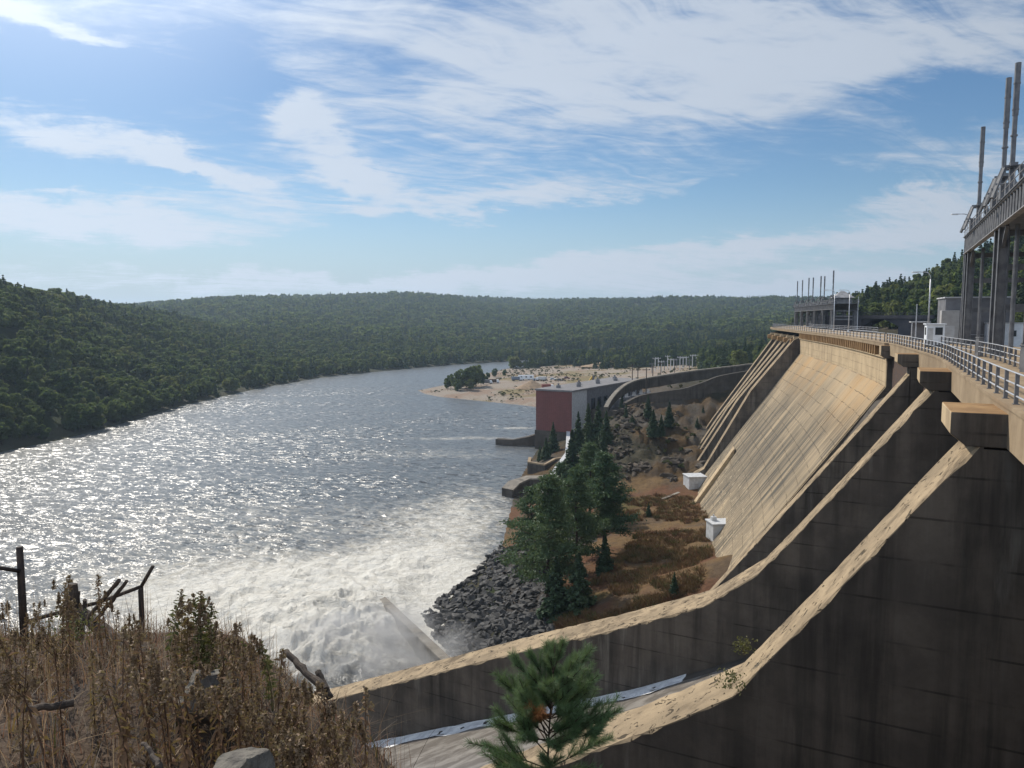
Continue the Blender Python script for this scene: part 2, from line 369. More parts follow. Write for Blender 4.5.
# ------------------------------------------------------------------ dam axis (downstream edge of the deck)
_ctl = [(2.0, -6.0), (4.9, 1.0), (7.9, 7.0), (14.75, 20.0), (19.6, 30.0), (26.6, 44.0), (33.4, 58.0), (41.0, 77.0), (47.5, 95.0), (57.5, 130.0), (66.8, 170.0), (72.8, 196.0), (79.0, 222.0), (85.5, 243.0), (100.0, 275.0), (122.0, 310.0), (155.0, 350.0), (200.0, 400.0)]
def _catmull(c, n=24):
    c = np.array(c, float); out = []
    for i in range(1, len(c)-2):
        p0, p1, p2, p3 = c[i-1], c[i], c[i+1], c[i+2]
        for t in np.linspace(0, 1, n, endpoint=False):
            out.append(0.5*((2*p1)+(-p0+p2)*t+(2*p0-5*p1+4*p2-p3)*t*t+(-p0+3*p1-3*p2+p3)*t**3))
    return np.array(out)
_ax = _catmull(_ctl)
def AX(Y): return np.interp(Y, _ax[:, 1], _ax[:, 0])
def TAN(Y):
    dx = (AX(Y+3)-AX(Y-3))/6.0; L = math.hypot(dx, 1.0); return (dx/L, 1.0/L)
def DP(Y, t, z):
    """point on the dam: station Y, t metres downstream (left) of the deck edge, height z"""
    tx, ty = TAN(Y); return (AX(Y)-ty*t, Y+tx*t, z)
DECK = 44.9

# ------------------------------------------------------------------ the river and the land
def shore(pts): return [tuple(Pz(px, py, 0.0)[:2]) for px, py in pts]
LEFT_PX = [(-260, 520), (-120, 482), (-60, 466), (0, 452), (60, 440), (120, 424), (185, 405), (260, 388), (330, 376), (400, 369.5), (450, 365), (520, 360.6), (560, 359.2), (640, 358)]
RIGHT_PX = [(640, 362), (600, 363.2), (540, 365.5), (505, 369), (480, 375), (462, 381), (445, 385), (418, 390.5), (425, 394), (440, 397), (470, 400), (500, 403), (537, 407), (556, 412), (556, 430), (540, 447), (530, 462), (519, 480), (512, 505), (503, 545), (470, 580), (440, 600), (428, 612), (440, 640), (455, 662)]
RIVER = np.array(shore(LEFT_PX) + shore(RIGHT_PX) + [(2, 92), (6, 74), (-4, 62), (-25, 52), (-60, 44), (-110, 40), (-200, 60), (-260, 110)])
def river_sd(x, y):
    """signed distance to the river outline, positive on land"""
    x = np.asarray(x, float); y = np.asarray(y, float)
    sh = x.shape; x = x.ravel(); y = y.ravel()
    ins = np.zeros(len(x), bool); dmin = np.full(len(x), 1e9)
    n = len(RIVER)
    for i in range(n):
        ax, ay = RIVER[i]; bx, by = RIVER[(i+1) % n]
        ex, ey = bx-ax, by-ay
        t = np.clip(((x-ax)*ex+(y-ay)*ey)/(ex*ex+ey*ey+1e-9), 0, 1)
        dmin = np.minimum(dmin, np.hypot(x-ax-t*ex, y-ay-t*ey))
        c = (ay > y) != (by > y)
        with np.errstate(divide='ignore', invalid='ignore'):
            ins ^= c & (x < (bx-ax)*(y-ay)/((by-ay) if by != ay else 1e-9)+ax)
    return np.where(ins, -dmin, dmin).reshape(sh)
CTL = [(690,492,7.2),(640,482,7),(650,540,8),(680,572,10),(715,560,14),(735,553,15.5),(700,510,8),(712,500,8),(705,588,13.5),(620,560,7.8),(585,580,7.2),(600,605,8.5),(640,602,11),(560,610,6),(545,585,5.6),(535,560,4.6),(545,630,4.6),
 (512,505,0),(503,545,0),(470,580,0),(440,600,0),(428,612,0),(440,640,0),(519,480,0),(530,462,0),(530,520,4),
 (560,475,3.5),(570,455,5),(600,470,6.5),(600,445,10),(640,455,11.5),(675,462,8.5),(690,440,10.5),(640,432,14),(620,422,14.5),(650,408,17),(690,408,17.5),(720,405,19),(735,388,23),(720,430,13),(700,450,9.5),
 (612,408,13.5),(645,388,17.5),(700,380,21),(745,372,24),(765,366,26),(590,425,6),(560,440,3),(560,425,2),
 (620,385,11),(600,395,7),(590,385,6.5),(570,392,3.0),
 (425,393.5,0.3),(440,397,0.2),(470,400,0.2),(500,403,0.2),(537,407,0.3),(480,392,1.2),(480,385,1.8),(520,395,1.5),(520,384,2.8),(545,385,3.5),(532,379,3.6),(560,378,4.5),(620,377,7),(650,372,9),(690,369,11),(720,364,13),(540,366,2.2),(620,364,6),(700,360,12.5),(760,352,18)]
_c = np.array([list(Pz(a, b, z)) for a, b, z in CTL] + [[10, 60, 4], [-5, 66, 2], [20, 45, 6], [2, 84, 3.5], [20, 90, 8], [30, 75, 9], [55, 110, 15], [72, 180, 12], [90, 240, 22], [110, 300, 30], [50, 90, 14], [-10, 30, 4], [60, 60, 14], [95, 180, 20]])
def _rbf_fit(C):
    A = np.hypot(C[:, None, 0]-C[None, :, 0], C[:, None, 1]-C[None, :, 1]); n = len(C)
    Bm = np.block([[A - 3.0*np.eye(n), np.c_[np.ones(n), C[:, :2]*0.001]], [np.r_[[np.ones(n)], (C[:, :2]*0.001).T], np.zeros((3, 3))]])
    return np.linalg.solve(Bm, np.r_[C[:, 2], 0, 0, 0])
_w = _rbf_fit(_c)
def rbf(x, y):
    out = _w[-3] + _w[-2]*x*0.001 + _w[-1]*y*0.001
    for i in range(len(_c)): out = out + _w[i]*np.hypot(x-_c[i, 0], y-_c[i, 1])
    return out
def tpx(x, y): return np.clip(np.where(y > 1, 512+F0*x/np.maximum(y, 1), np.where(x > 0, 3000, -2500)), -2500, 3000)
_lr = [float(np.hypot(*Pz(a, b, 0.0)[:2])) for a, b in LEFT_PX]; _lp = [a for a, b in LEFT_PX]
def land_z(x, y):
    x = np.asarray(x, float); y = np.asarray(y, float)
    r = np.hypot(x, y); px = tpx(x, y)
    fl = 1.0/np.maximum(np.cos(np.arctan2(x, np.maximum(y, 1e-3))), 0.35)   # radius -> depth factor
    # left hill
    rs = np.interp(px, _lp, _lr)
    rr = np.interp(px, [-400, -100, 0, 60, 130, 200, 260, 330, 420], [430, 470, 520, 620, 850, 960, 1000, 980, 1050])
    ys = np.interp(px, [-400, -100, 0, 60, 130, 200, 260, 330, 420], [248, 262, 275, 288, 304, 319, 332, 346, 358])
    zr = 48 + (HOR-ys)*(rr/fl)/F0 - 11.5
    tt = np.clip((r-rs-3)/(np.maximum(rr-rs, 60)), 0, 1.0)
    zl = np.maximum(zr, 2)*(1-(1-tt)**1.45) - np.maximum(r-rr, 0)*0.06
    # back hill
    rb0 = np.where(px < 540, rs, 690.0)
    z0 = np.where(px < 540, 1.0, np.interp(px, [540, 700, 800], [3, 13, 26]))
    rb = np.interp(px, [-300, 150, 300, 500, 700, 850, 1100], [1900, 1900, 2100, 2300, 2400, 2400, 2400])
    yb = np.interp(px, [-300, 140, 200, 250, 330, 400, 460, 520, 600, 700, 790, 900, 1100], [298, 304, 299, 296, 296, 294.5, 296.5, 299, 299.5, 299, 299, 298, 297])
    zbr = 48 + (HOR-yb)*(rb/fl)/F0 - 11.5
    tb = np.clip((r-rb0-5)/(rb-rb0), 0, 1.0)
    zb = z0 + (zbr-z0)*(0.30*tb+0.70*sstep(tb, 0.0, 1.0)) - np.maximum(r-rb, 0)*0.05
    zb = zb + (fbm(x/260.0, y/260.0, 5, 3)-0.5)*34*sstep(tb, 0.05, 0.4)*(1-sstep(tb, .8, 1.0))
    h = np.maximum(zl*(px < 430), zb)
    h = h + (fbm(x/90.0, y/90.0, 3, 3)-0.5)*9*sstep(r-rs, 10, 160)
    # right bank
    right = np.where(r < 400, px > 200, px > np.interp(r, [400, 470, 560], [330, 412, 440])) & (r < 760)
    k = np.where(px > 520, 1-sstep(r, 620, 720), 1-sstep(r, 640, 700))
    zr_ = rbf(x, y) + (fbm(x/14.0, y/14.0, 11, 4)-0.5)*1.6*(r < 330) + ((1-np.abs(2*fbm(x/13.0+0.5*fbm(x/9, y/9, 19, 2), y/13.0, 15, 5, 0.6)-1))-0.62)*7.5*sstep(r, 172, 195)*(1-sstep(r, 255, 290))*sstep(px, 585, 620)
    h = np.where(right, zr_*k + h*(1-k), h)
    # upstream side of the dam and the right hill
    yc = np.clip(y, 0, 395); up = (x - AX(yc) > 6) & (y > -20) & (y < 460)
    h = np.where(up, 39.5, h)
    rr2 = np.interp(px, [780, 830, 905, 960, 1024, 1300, 2500], [620, 560, 500, 470, 450, 430, 420])
    y2 = np.interp(px, [770, 800, 830, 870, 905, 930, 960, 1024, 1300], [345, 314, 299, 289, 280, 271, 256, 234, 195])
    fl2 = fl
    z2 = 48 + (HOR-y2)*(rr2/fl2)/F0 - 9.5
    t2 = np.clip((r-235)/(rr2-235), 0, 1)
    h2 = 36 + (z2-36)*(1-(1-t2)**1.3) - np.maximum(r-rr2, 0)*0.03
    h2 = np.where((px > 772) & (x - AX(yc) > 14), h2, -99)
    h = np.maximum(h, h2 + (fbm(x/60.0, y/60.0, 23, 3)-0.5)*8*t2)
    # banks and bed
    d = river_sd(x, y)
    h = np.where(d > 0, np.maximum(0.15, h)*sstep(d, -1, 7) + 0.1, -3.0*sstep(-d, 0, 8) - 0.05)
    return h, d
def ray_land(px, py, r0=60, r1=2600):
    """where the ray through a pixel meets the land"""
    d = rayd(px, py); t = np.geomspace(r0, r1, 900)
    p = np.array([0, 0, CAMZ]) + d[None]*t[:, None]
    h, _ = land_z(p[:, 0], p[:, 1]); i = np.argmax(p[:, 2] < h)
    return np.array([p[i, 0], p[i, 1], h[i]])

NA, NR = 620, 500
az = np.concatenate([np.linspace(-180, -42, 50, endpoint=False), np.linspace(-42, 46, 700, endpoint=False), np.linspace(46, 180, 51)])
rr_ = np.concatenate([np.linspace(14, 60, 12, endpoint=False), np.geomspace(60, 5200, NR-12)])
A_, R_ = np.meshgrid(np.radians(az), rr_, indexing='xy')
gx, gy = (np.sin(A_)*R_), (np.cos(A_)*R_)
gz, gd = land_z(gx, gy)
back = (gy < 5)
gz = np.where(back & (R_ < 300), -3.0, gz); gz = np.where(np.abs(A_) > rad(100), np.where(R_ > 300, 20.0, -3.0), gz)
nr, na = gx.shape
idx = np.arange(nr*na).reshape(nr, na)
q = np.stack([idx[:-1, :-1], idx[:-1, 1:], idx[1:, 1:], idx[1:, :-1]], -1).reshape(-1, 4)
# ground cover colour (what grows or lies there)
px_ = tpx(gx, gy); n1_ = fbm(gx/9, gy/9, 31, 5); n2_ = fbm(gx/3.1, gy/3.1, 41, 4); n3_ = fbm(gx/26, gy/26, 51, 4)
forestc = np.array([0.030, 0.042, 0.018]); dry = np.array([0.155, 0.10, 0.05]); red = np.array([0.13, 0.066, 0.038]); soil = np.array([0.10, 0.072, 0.05]); sand = np.array([0.29, 0.245, 0.20]); green = np.array([0.085, 0.10, 0.03]); gravel = np.array([0.055, 0.05, 0.047]); palegrass = np.array([0.20, 0.165, 0.085])
def lerp(a, b, t): return a*(1-t[..., None]) + b*t[..., None]
C = np.broadcast_to(forestc, gx.shape+(3,)).copy()
mid = ((R_ < 330) & (px_ > 500))
tc = lerp(np.broadcast_to(dry, C.shape), red, sstep(n1_, 0.45, 0.62)); tc = lerp(tc, soil, sstep(n2_, 0.55, 0.75)*0.8); tc = lerp(tc, green, sstep(n3_, 0.57, 0.68)*0.6)
C = np.where(mid[..., None], tc, C)
rocky = mid & (gx < 20+0*gx) & (gy < 150) & (gz < 5.5); C = np.where(rocky[..., None], gravel, C)
hillrock = mid & (R_ > 185); C = np.where(hillrock[..., None], lerp(lerp(tc*0.50, np.array([0.085, 0.074, 0.06]), sstep(n1_, 0.42, 0.6)), np.array([0.04, 0.038, 0.026]), sstep(n3_, 0.5, 0.62)), C)
sandm = (R_ >= 330) & (R_ < 690) & (px_ > 405) & (px_ < 760)
sc = lerp(np.broadcast_to(sand, C.shape), palegrass, sstep(n3_, 0.52, 0.66)); sc = lerp(sc, np.array([0.24, 0.15, 0.10]), sstep(n1_, 0.5, 0.7)*0.6)
C = np.where(sandm[..., None], sc, C)
shorem = (gd > 0) & (gd < 7) & ~mid & ~sandm; C = np.where(shorem[..., None], np.array([0.05, 0.05, 0.032]), C)
me = np_mesh('ground', np.stack([gx, gy, gz], -1).reshape(-1, 3), q, smooth=True)
add_col(me, 'cover', C.reshape(-1, 3))
m, nt, bs = new_mat('ground cover'); at = nt.new('ShaderNodeAttribute'); at.attribute_name = 'cover'
p = nt.pos(); fn = nt.noise(p, 1.1, 8.0, 0.7)
cc = nt.mix(nt.m('MULTIPLY', nt.ss(fn, 0.40, 0.72), 0.5), at.outputs['Color'], (0.05, 0.036, 0.022))
cc = nt.mix(nt.m('MULTIPLY', nt.m('MULTIPLY', nt.ss(nt.noise(p, 0.33, 6.0, 0.65), 0.52, 0.72), 0.30), nt.ss(nt.sep(p)[0], -20.0, 0.0)), cc, (0.17, 0.12, 0.06))
nt.l.new(cc, bs.inputs['Base Color']); bs.inputs['Roughness'].default_value = 0.95; bs.inputs['Specular IOR Level'].default_value = 0.1
b = nt.new('ShaderNodeBump'); b.inputs['Distance'].default_value = 0.5; nt.l.new(nt.noise(p, 0.9, 9.0, 0.7), b.inputs['Height']); nt.l.new(b.outputs[0], bs.inputs['Normal'])
me.materials.append(m)
kind(link('ground', me), 'structure')

# ------------------------------------------------------------------ river surface
aw = np.radians(np.concatenate([np.linspace(-75, -37, 60, endpoint=False), np.linspace(-37, 12, 760)]))
rw = np.concatenate([np.linspace(40, 84, 24, endpoint=False), np.geomspace(84, 1600, 560)])
Aw, Rw = np.meshgrid(aw, rw, indexing='xy'); wx, wy = np.sin(Aw)*Rw, np.cos(Aw)*Rw
def blobw(px, py, rx, ry, yaw=0.0):
    c = Pz(px, py, 0.0); dx_, dy_ = wx-c[0], wy-c[1]; ca, sa = math.cos(yaw), math.sin(yaw)
    return np.exp(-(((dx_*ca+dy_*sa)/rx)**2 + ((-dx_*sa+dy_*ca)/ry)**2))
turb = np.clip(1.1*blobw(330, 640, 24, 20) + 0.75*blobw(310, 600, 26, 18) + 0.55*blobw(410, 580, 15, 16) + 0.32*blobw(240, 585, 40, 20) + 0.33*blobw(430, 540, 16, 34) + 0.24*blobw(330, 525, 46, 36), 0, 1.3)
wild = np.clip(1.2*blobw(345, 660, 17, 15) + 0.5*blobw(310, 610, 20, 14), 0, 1.2)
warpx = (fbm(wx/11, wy/11, 91, 3)-0.5)*9; warpy = (fbm(wx/11, wy/11, 95, 3)-0.5)*9
rid = lambda s, sd: 1-np.abs(2*fbm((wx+warpx)/s, (wy+warpy)/s, sd, 4)-1)
waves = (fbm((wx*0.9+wy*0.45)/5.0, (wy-wx*0.4)/2.6, 61, 4)-0.5)*0.55
hz = waves*(0.5+0.5*np.exp(-Rw/400)) + turb*((rid(7.0, 71)-0.6)*1.5 + (fbm((wx+warpx)/2.2, (wy+warpy)/2.2, 81, 3)-0.5)*0.55) + wild*(rid(5.0, 101)*2.6 + fbm(wx/2.0, wy/2.0, 111, 4)*1.5)
shd = sstep(-river_sd(wx, wy), 0, 12); hz = hz*(0.12+0.88*shd)
foam = 0.07*np.exp(-Rw/300) + 0.95*turb + 0.12*blobw(230, 520, 70, 40) + 0.75*blobw(515, 428, 11, 4) + 0.42*blobw(470, 438, 34, 5) + 0.32*blobw(430, 455, 40, 10) + 0.35*blobw(480, 500, 16, 45) + 0.22*blobw(60, 520, 60, 30) + 0.22*blobw(420, 445, 60, 30)+0.24*blobw(130, 600, 46, 22)
nr, na = wx.shape; idx = np.arange(nr*na).reshape(nr, na)
q = np.stack([idx[:-1, :-1], idx[:-1, 1:], idx[1:, 1:], idx[1:, :-1]], -1).reshape(-1, 4)
me = np_mesh('river', np.stack([wx, wy, hz], -1).reshape(-1, 3), q, smooth=True); add_f(me, 'foam', foam.ravel())
m, nt, bs = new_mat('river water'); p = nt.pos()
at = nt.new('ShaderNodeAttribute'); at.attribute_name = 'foam'
rt = nt.new('ShaderNodeVectorRotate', rotation_type='Z_AXIS'); nt.set(rt.inputs['Vector'], p); rt.inputs['Angle'].default_value = rad(28)
pw = nt.scale(rt.outputs[0], (1.0, 2.0, 1.0))
hh = nt.m('ADD', nt.m('MULTIPLY', nt.noise(pw, 0.30, 5.0, 0.62, 0.6), 1.0), nt.m('MULTIPLY', nt.noise(pw, 1.5, 4.0, 0.6, 0.4), 0.22))
calm = nt.ss(nt.noise(nt.scale(p, (0.012, 0.02, 0.0)), 1.0, 4.0, 0.5, 0.8), 0.36, 0.66)
dist = nt.sep(p)[1]; far = nt.ss(dist, 330, 650)
amp = nt.m('MULTIPLY', nt.m('ADD', nt.m('MULTIPLY', calm, 0.55), 0.45), nt.m('SUBTRACT', 1.0, nt.m('MULTIPLY', far, 0.5)))
def slopes(sc, det, k, sz=(1.0, 2.0, 1.0)):
    n = nt.new('ShaderNodeTexNoise'); nt.set(n.inputs['Vector'], nt.scale(rt.outputs[0], sz)); n.inputs['Scale'].default_value = sc; n.inputs['Detail'].default_value = det; n.inputs['Roughness'].default_value = 0.62; n.inputs['Distortion'].default_value = 0.7
    return nt.vm('MULTIPLY', nt.vm('SUBTRACT', n.outputs['Color'], (0.5, 0.5, 0.5)), (k, k, 0.0))
sl_ = nt.vm('ADD', slopes(0.30, 5.0, 2.7), slopes(1.5, 3.0, 1.9, (1.0, 1.6, 1.0)))
sl_ = nt.vm('MULTIPLY', sl_, nt.comb(amp, amp, 0.0))
gn = nt.new('ShaderNodeNewGeometry').outputs['Normal']
nt.l.new(nt.vm('NORMALIZE', nt.vm('ADD', gn, sl_)), bs.inputs['Normal'])
bs.inputs['Base Color'].default_value = (0.085, 0.092, 0.095, 1); bs.inputs['Roughness'].default_value = 0.33; bs.inputs['IOR'].default_value = 1.333
fo = nt.new('ShaderNodeBsdfPrincipled'); fo.inputs['Roughness'].default_value = 0.65; fo.inputs['Specular IOR Level'].default_value = 0.3
fnz = nt.noise(nt.scale(rt.outputs[0], (0.75, 1.7, 1.0)), 0.42, 9.0, 0.70, 1.3); fn2 = nt.noise(p, 0.16, 5.0, 0.6, 0.5)
fm = nt.m('ADD', nt.m('MULTIPLY', at.outputs['Fac'], 1.05), nt.m('SUBTRACT', nt.m('ADD', nt.m('MULTIPLY', fnz, 1.5), nt.m('MULTIPLY', fn2, 0.75)), 1.16))
fmask = nt.ss(fm, 0.30, 0.98)
nt.l.new(nt.mix(nt.ss(nt.noise(p, 0.5, 7.0, 0.65, 0.6), 0.35, 0.65), (0.66, 0.635, 0.57), nt.mix(nt.ss(at.outputs['Fac'], 0.5, 1.05), (0.33, 0.295, 0.23), (0.56, 0.53, 0.46))), fo.inputs['Base Color'])
b2 = nt.new('ShaderNodeBump'); b2.inputs['Distance'].default_value = 0.8; nt.l.new(nt.noise(p, 0.8, 9.0, 0.68, 0.5), b2.inputs['Height']); nt.l.new(b2.outputs[0], fo.inputs['Normal'])
mx = nt.new('ShaderNodeMixShader'); nt.l.new(fmask, mx.inputs[0]); nt.l.new(bs.outputs[0], mx.inputs[1]); nt.l.new(fo.outputs[0], mx.inputs[2])
nt.l.new(mx.outputs[0], m.node_tree.nodes['Material Output'].inputs['Surface'])
me.materials.append(m); kind(link('river', me), 'structure')

# reservoir behind the dam
mb = MB()
ys = list(range(0, 396, 15))
for a, b_ in zip(ys[:-1], ys[1:]):
    mb.quad([DP(a, -12, 42.0), DP(a, -300, 42.0), DP(b_, -300, 42.0), DP(b_, -12, 42.0)])
m, nt, bs = new_mat('reservoir water'); bs.inputs['Base Color'].default_value = (0.02, 0.03, 0.035, 1); bs.inputs['Roughness'].default_value = 0.08
bp = nt.new('ShaderNodeBump'); bp.inputs['Distance'].default_value = 0.1; nt.l.new(nt.noise(nt.pos(), 0.8, 4.0), bp.inputs['Height']); nt.l.new(bp.outputs[0], bs.inputs['Normal'])
kind(mb.build('reservoir', m), 'structure')

# ------------------------------------------------------------------ near bank
def edge_y(x): return np.interp(x, [-30, -7, -4, -2.3, -0.7, 1, 3, 8], [12, 10.6, 10.2, 8.6, 6.6, 5.4, 4.5, 3.5])
def bank_z(x, y):
    x = np.asarray(x, float); y = np.asarray(y, float)
    z = 46.24 - 0.275*y - 0.8*np.maximum(x+1.3, 0) - 0.36*np.maximum(x+4.0, 0)*sstep(y, 2, 5)
    o = y-edge_y(x); z = z - np.where(o > 0, o*1.25*sstep(o, -0.5, 2.0), 0)
    return z + (fbm(x/1.3, y/1.3, 131, 4)-0.5)*0.42 + (fbm(x/4.0, y/4.0, 137, 3)-0.5)*0.5
bx = np.concatenate([np.linspace(-60, -12, 40, endpoint=False), np.linspace(-12, 4, 160, endpoint=False), np.linspace(4, 8, 12)])
by = np.concatenate([np.linspace(-8, 1, 20, endpoint=False), np.linspace(1, 14, 130, endpoint=False), np.linspace(14, 58, 40)])
BX, BY = np.meshgrid(bx, by, indexing='xy'); BZ = np.maximum(bank_z(BX, BY), -3)
BZ = np.where(BX > 4, np.minimum(BZ, 44.0), BZ)
nr, na = BX.shape; idx = np.arange(nr*na).reshape(nr, na)
q = np.stack([idx[:-1, :-1], idx[:-1, 1:], idx[1:, 1:], idx[1:, :-1]], -1).reshape(-1, 4)
M['bank'] = simple('dry litter soil', (0.085, 0.056, 0.036), (0.04, 0.029, 0.022), 2.2, 0.95, 0.05, 14)
me = np_mesh('hillside', np.stack([BX, BY, BZ], -1).reshape(-1, 3), q, (M['bank'],), True); kind(link('hillside', me), 'structure')
# ------------------------------------------------------------------ the dam
dam = thing('concrete_dam', 'long curving concrete dam with stained spillway piers and tan sloping downstream face', 'dam', DP(100, 0, 0))
DAMLOC = dam.location.copy()
def dpart(mb, name, mats, **kw):
    o = mb.build(name, mats, dam, **kw); o.location = -DAMLOC; return o
def sweep(mb, ya, yb, prof, n=None, mi=0, caps=True):
    """sweep a closed (t, z) profile along the axis; prof may be a function of Y"""
    n = n or max(2, int((yb-ya)/5)+1); Ys = np.linspace(ya, yb, n)
    rings = []
    for Y in Ys:
        pr = prof(Y) if callable(prof) else prof
        rings.append([DP(Y, t, z) for t, z in pr])
    k = len(rings[0])
    base = len(mb.v)
    for r in rings: mb.v += [tuple(map(float, p)) for p in r]
    for i in range(n-1):
        for j in range(k):
            j2 = (j+1) % k
            mb.f.append((base+i*k+j, base+i*k+j2, base+(i+1)*k+j2, base+(i+1)*k+j)); mb.mi.append(mi[j] if isinstance(mi, (list, tuple)) else mi)
    if caps:
        mb.f.append(tuple(base+j for j in reversed(range(k)))); mb.mi.append(0)
        mb.f.append(tuple(base+(n-1)*k+j for j in range(k))); mb.mi.append(0)
    return mb
# deck slab with its edge beam
mb = MB(); sweep(mb, 4, 88.7, [(0.25, 44.9), (0.25, 43.55), (-0.35, 43.5), (-11.5, 43.5), (-11.5, 44.9)], 30)
dpart(mb, 'deck', [M['deck']])
mb = MB(); sweep(mb, 88.72, 385, [(0.75, 44.9), (0.75, 44.52), (-0.36, 44.30), (-11.5, 44.30), (-11.5, 44.9)], 80)
dpart(mb, 'deck', [M['deck']])
mb = MB(); sweep(mb, 4, 88.7, [(0.30, 45.05), (0.30, 44.905), (-0.35, 44.905), (-0.35, 45.05)], 40)
dpart(mb, 'kerb', [M['deck']])
mb = MB(); sweep(mb, 88.72, 385, [(0.79, 45.02), (0.79, 44.905), (-0.35, 44.905), (-0.35, 45.02)], 80)
dpart(mb, 'kerb', [M['deck']])
# body under the deck: non-overflow section with face, and ogee sections
FACE_A, FACE_B = 88.9, 171.5
def face_bottom(Y):   # height of the foot of the face
    return np.interp(Y, [FACE_A, 110, 140, FACE_B], [13.5, 10.5, 6.0, 4.0])
Y_ = np.linspace(FACE_A, FACE_B, 60); tt = np.linspace(0, 1, 40)
V = []; 
for Y in Y_:
    zb = face_bottom(Y)-2
    for s in tt:
        z = 39.8 + (zb-39.8)*s; t = 0.45 + (39.8-z)*0.70
        V.append(DP(Y, t, z))
idx = np.arange(len(V)).reshape(len(Y_), len(tt))
q = np.stack([idx[:-1, :-1], idx[:-1, 1:], idx[1:, 1:], idx[1:, :-1]], -1).reshape(-1, 4)
o = link('sloping_face', np_mesh('sloping_face', V, q, (M['face'],), True), dam); o.location = -DAMLOC
mb = MB(); sweep(mb, FACE_A, FACE_B, [(0.42, 43.2), (0.42, 39.7), (-1.0, 39.7), (-1.0, 43.2)], 40)
dpart(mb, 'upper_wall', [M['wall']])
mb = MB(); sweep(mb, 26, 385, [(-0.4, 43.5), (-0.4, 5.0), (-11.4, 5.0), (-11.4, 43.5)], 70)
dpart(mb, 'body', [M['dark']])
# shallow ledge and brackets under the deck along the wall
mb = MB(); sweep(mb, FACE_A+1, FACE_B+1, [(0.62, 43.28), (0.62, 43.14), (-0.5, 43.14), (-0.5, 43.28)], 40)
dpart(mb, 'wall_ledge', [M['wall']])
for Y in np.arange(96, 171, 1.7):
    mb = MB(); a, b_, c_, d_ = DP(Y, 0.70, 0), DP(Y, 0.1, 0), DP(Y+0.55, 0.1, 0), DP(Y+0.55, 0.70, 0)
    q4 = lambda z: [(p[0], p[1], z) for p in (a, b_, c_, d_)]
    mb.hexa(q4(43.30), q4(44.48)); dpart(mb, 'bracket', [M['block']])

class Pier:
    """vertical wall across the dam: station of the near face, thickness, profile [(t, z)...] of its top"""
    def __init__(s, Y, thick, prof, block=None, zfoot=None, name='pier', jag=0.0, anchor=None, blockmat='block', fan=0.0):
        s.Y = Y; base = DP(Y, 0, 0); tx, ty = TAN(Y+thick/2)
        s.o = np.array(base[:2]); s.n = np.array([-ty, tx]); s.a = np.array([tx, ty]); s.thick = thick
        mb = MB(); bm_ = MB()
        # densify top line
        pts = [prof[0]]
        for (t0, z0), (t1, z1) in zip(prof[:-1], prof[1:]):
            k = max(1, int(math.hypot(t1-t0, z1-z0)/0.55)) if jag else 1
            for i in range(1, k+1): pts.append((t0+(t1-t0)*i/k, z0+(z1-z0)*i/k))
        P = lambda t, w, z: (s.o[0]+s.n[0]*t+s.a[0]*w, s.o[1]+s.n[1]*t+s.a[1]*w, z)
        rn = random.Random(int(Y*10))
        w0 = [rn.random()**3*jag for _ in pts]; w1 = [thick - rn.random()**3*jag for _ in pts]
        zf = zfoot or -2.0
        cd_ = 0.16  # worn arris drop
        for i in range(len(pts)-1):
            (t0, z0), (t1, z1) = pts[i], pts[i+1]
            A0, A1 = P(t0, w0[i], z0), P(t1, w0[i+1], z1); B0, B1 = P(t0, w1[i], z0), P(t1, w1[i+1], z1)
            d0, d1 = (cd_ if jag else 0.0), (cd_ if jag else 0.0)
            if jag: d0 = 0.05 + w0[i]*0.9; d1 = 0.05 + w0[i+1]*0.9
            a0, a1 = P(t0, 0, z0-d0), P(t1, 0, z1-d1)
            if jag: e0 = 0.05+(thick-w1[i])*0.9; e1 = 0.05+(thick-w1[i+1])*0.9
            else: e0 = e1 = 0
            b0, b1 = P(t0, thick, z0-e0), P(t1, thick, z1-e1)
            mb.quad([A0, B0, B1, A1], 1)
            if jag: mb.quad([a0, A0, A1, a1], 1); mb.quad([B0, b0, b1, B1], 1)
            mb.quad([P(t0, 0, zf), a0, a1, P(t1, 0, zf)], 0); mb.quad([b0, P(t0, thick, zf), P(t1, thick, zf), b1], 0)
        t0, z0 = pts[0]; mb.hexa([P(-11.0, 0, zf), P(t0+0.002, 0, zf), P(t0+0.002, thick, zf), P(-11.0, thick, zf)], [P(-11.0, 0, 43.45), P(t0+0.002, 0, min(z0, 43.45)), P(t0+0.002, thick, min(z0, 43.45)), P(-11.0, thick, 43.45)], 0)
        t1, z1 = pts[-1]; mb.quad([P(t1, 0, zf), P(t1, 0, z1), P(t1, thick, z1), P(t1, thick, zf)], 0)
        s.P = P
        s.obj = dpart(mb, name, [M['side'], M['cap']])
        if block:
            tb, zt, zb_, ov = block   # projecting head
            bb = MB()
            r = lambda t, z: [P(t, -ov, z), P(t, thick+ov, z)]
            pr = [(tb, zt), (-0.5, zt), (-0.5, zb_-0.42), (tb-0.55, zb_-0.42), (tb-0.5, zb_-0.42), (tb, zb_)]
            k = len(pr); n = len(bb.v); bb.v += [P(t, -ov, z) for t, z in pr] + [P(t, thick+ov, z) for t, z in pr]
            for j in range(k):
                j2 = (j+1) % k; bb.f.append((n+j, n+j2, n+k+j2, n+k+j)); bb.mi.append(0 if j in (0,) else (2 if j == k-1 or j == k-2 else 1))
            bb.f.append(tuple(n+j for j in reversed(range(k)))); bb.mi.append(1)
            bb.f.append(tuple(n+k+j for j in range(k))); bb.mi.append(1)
            ob = bb.build('pier_head', [M['block'], M['side'], M['wall']], s.obj, bevel=0.04)
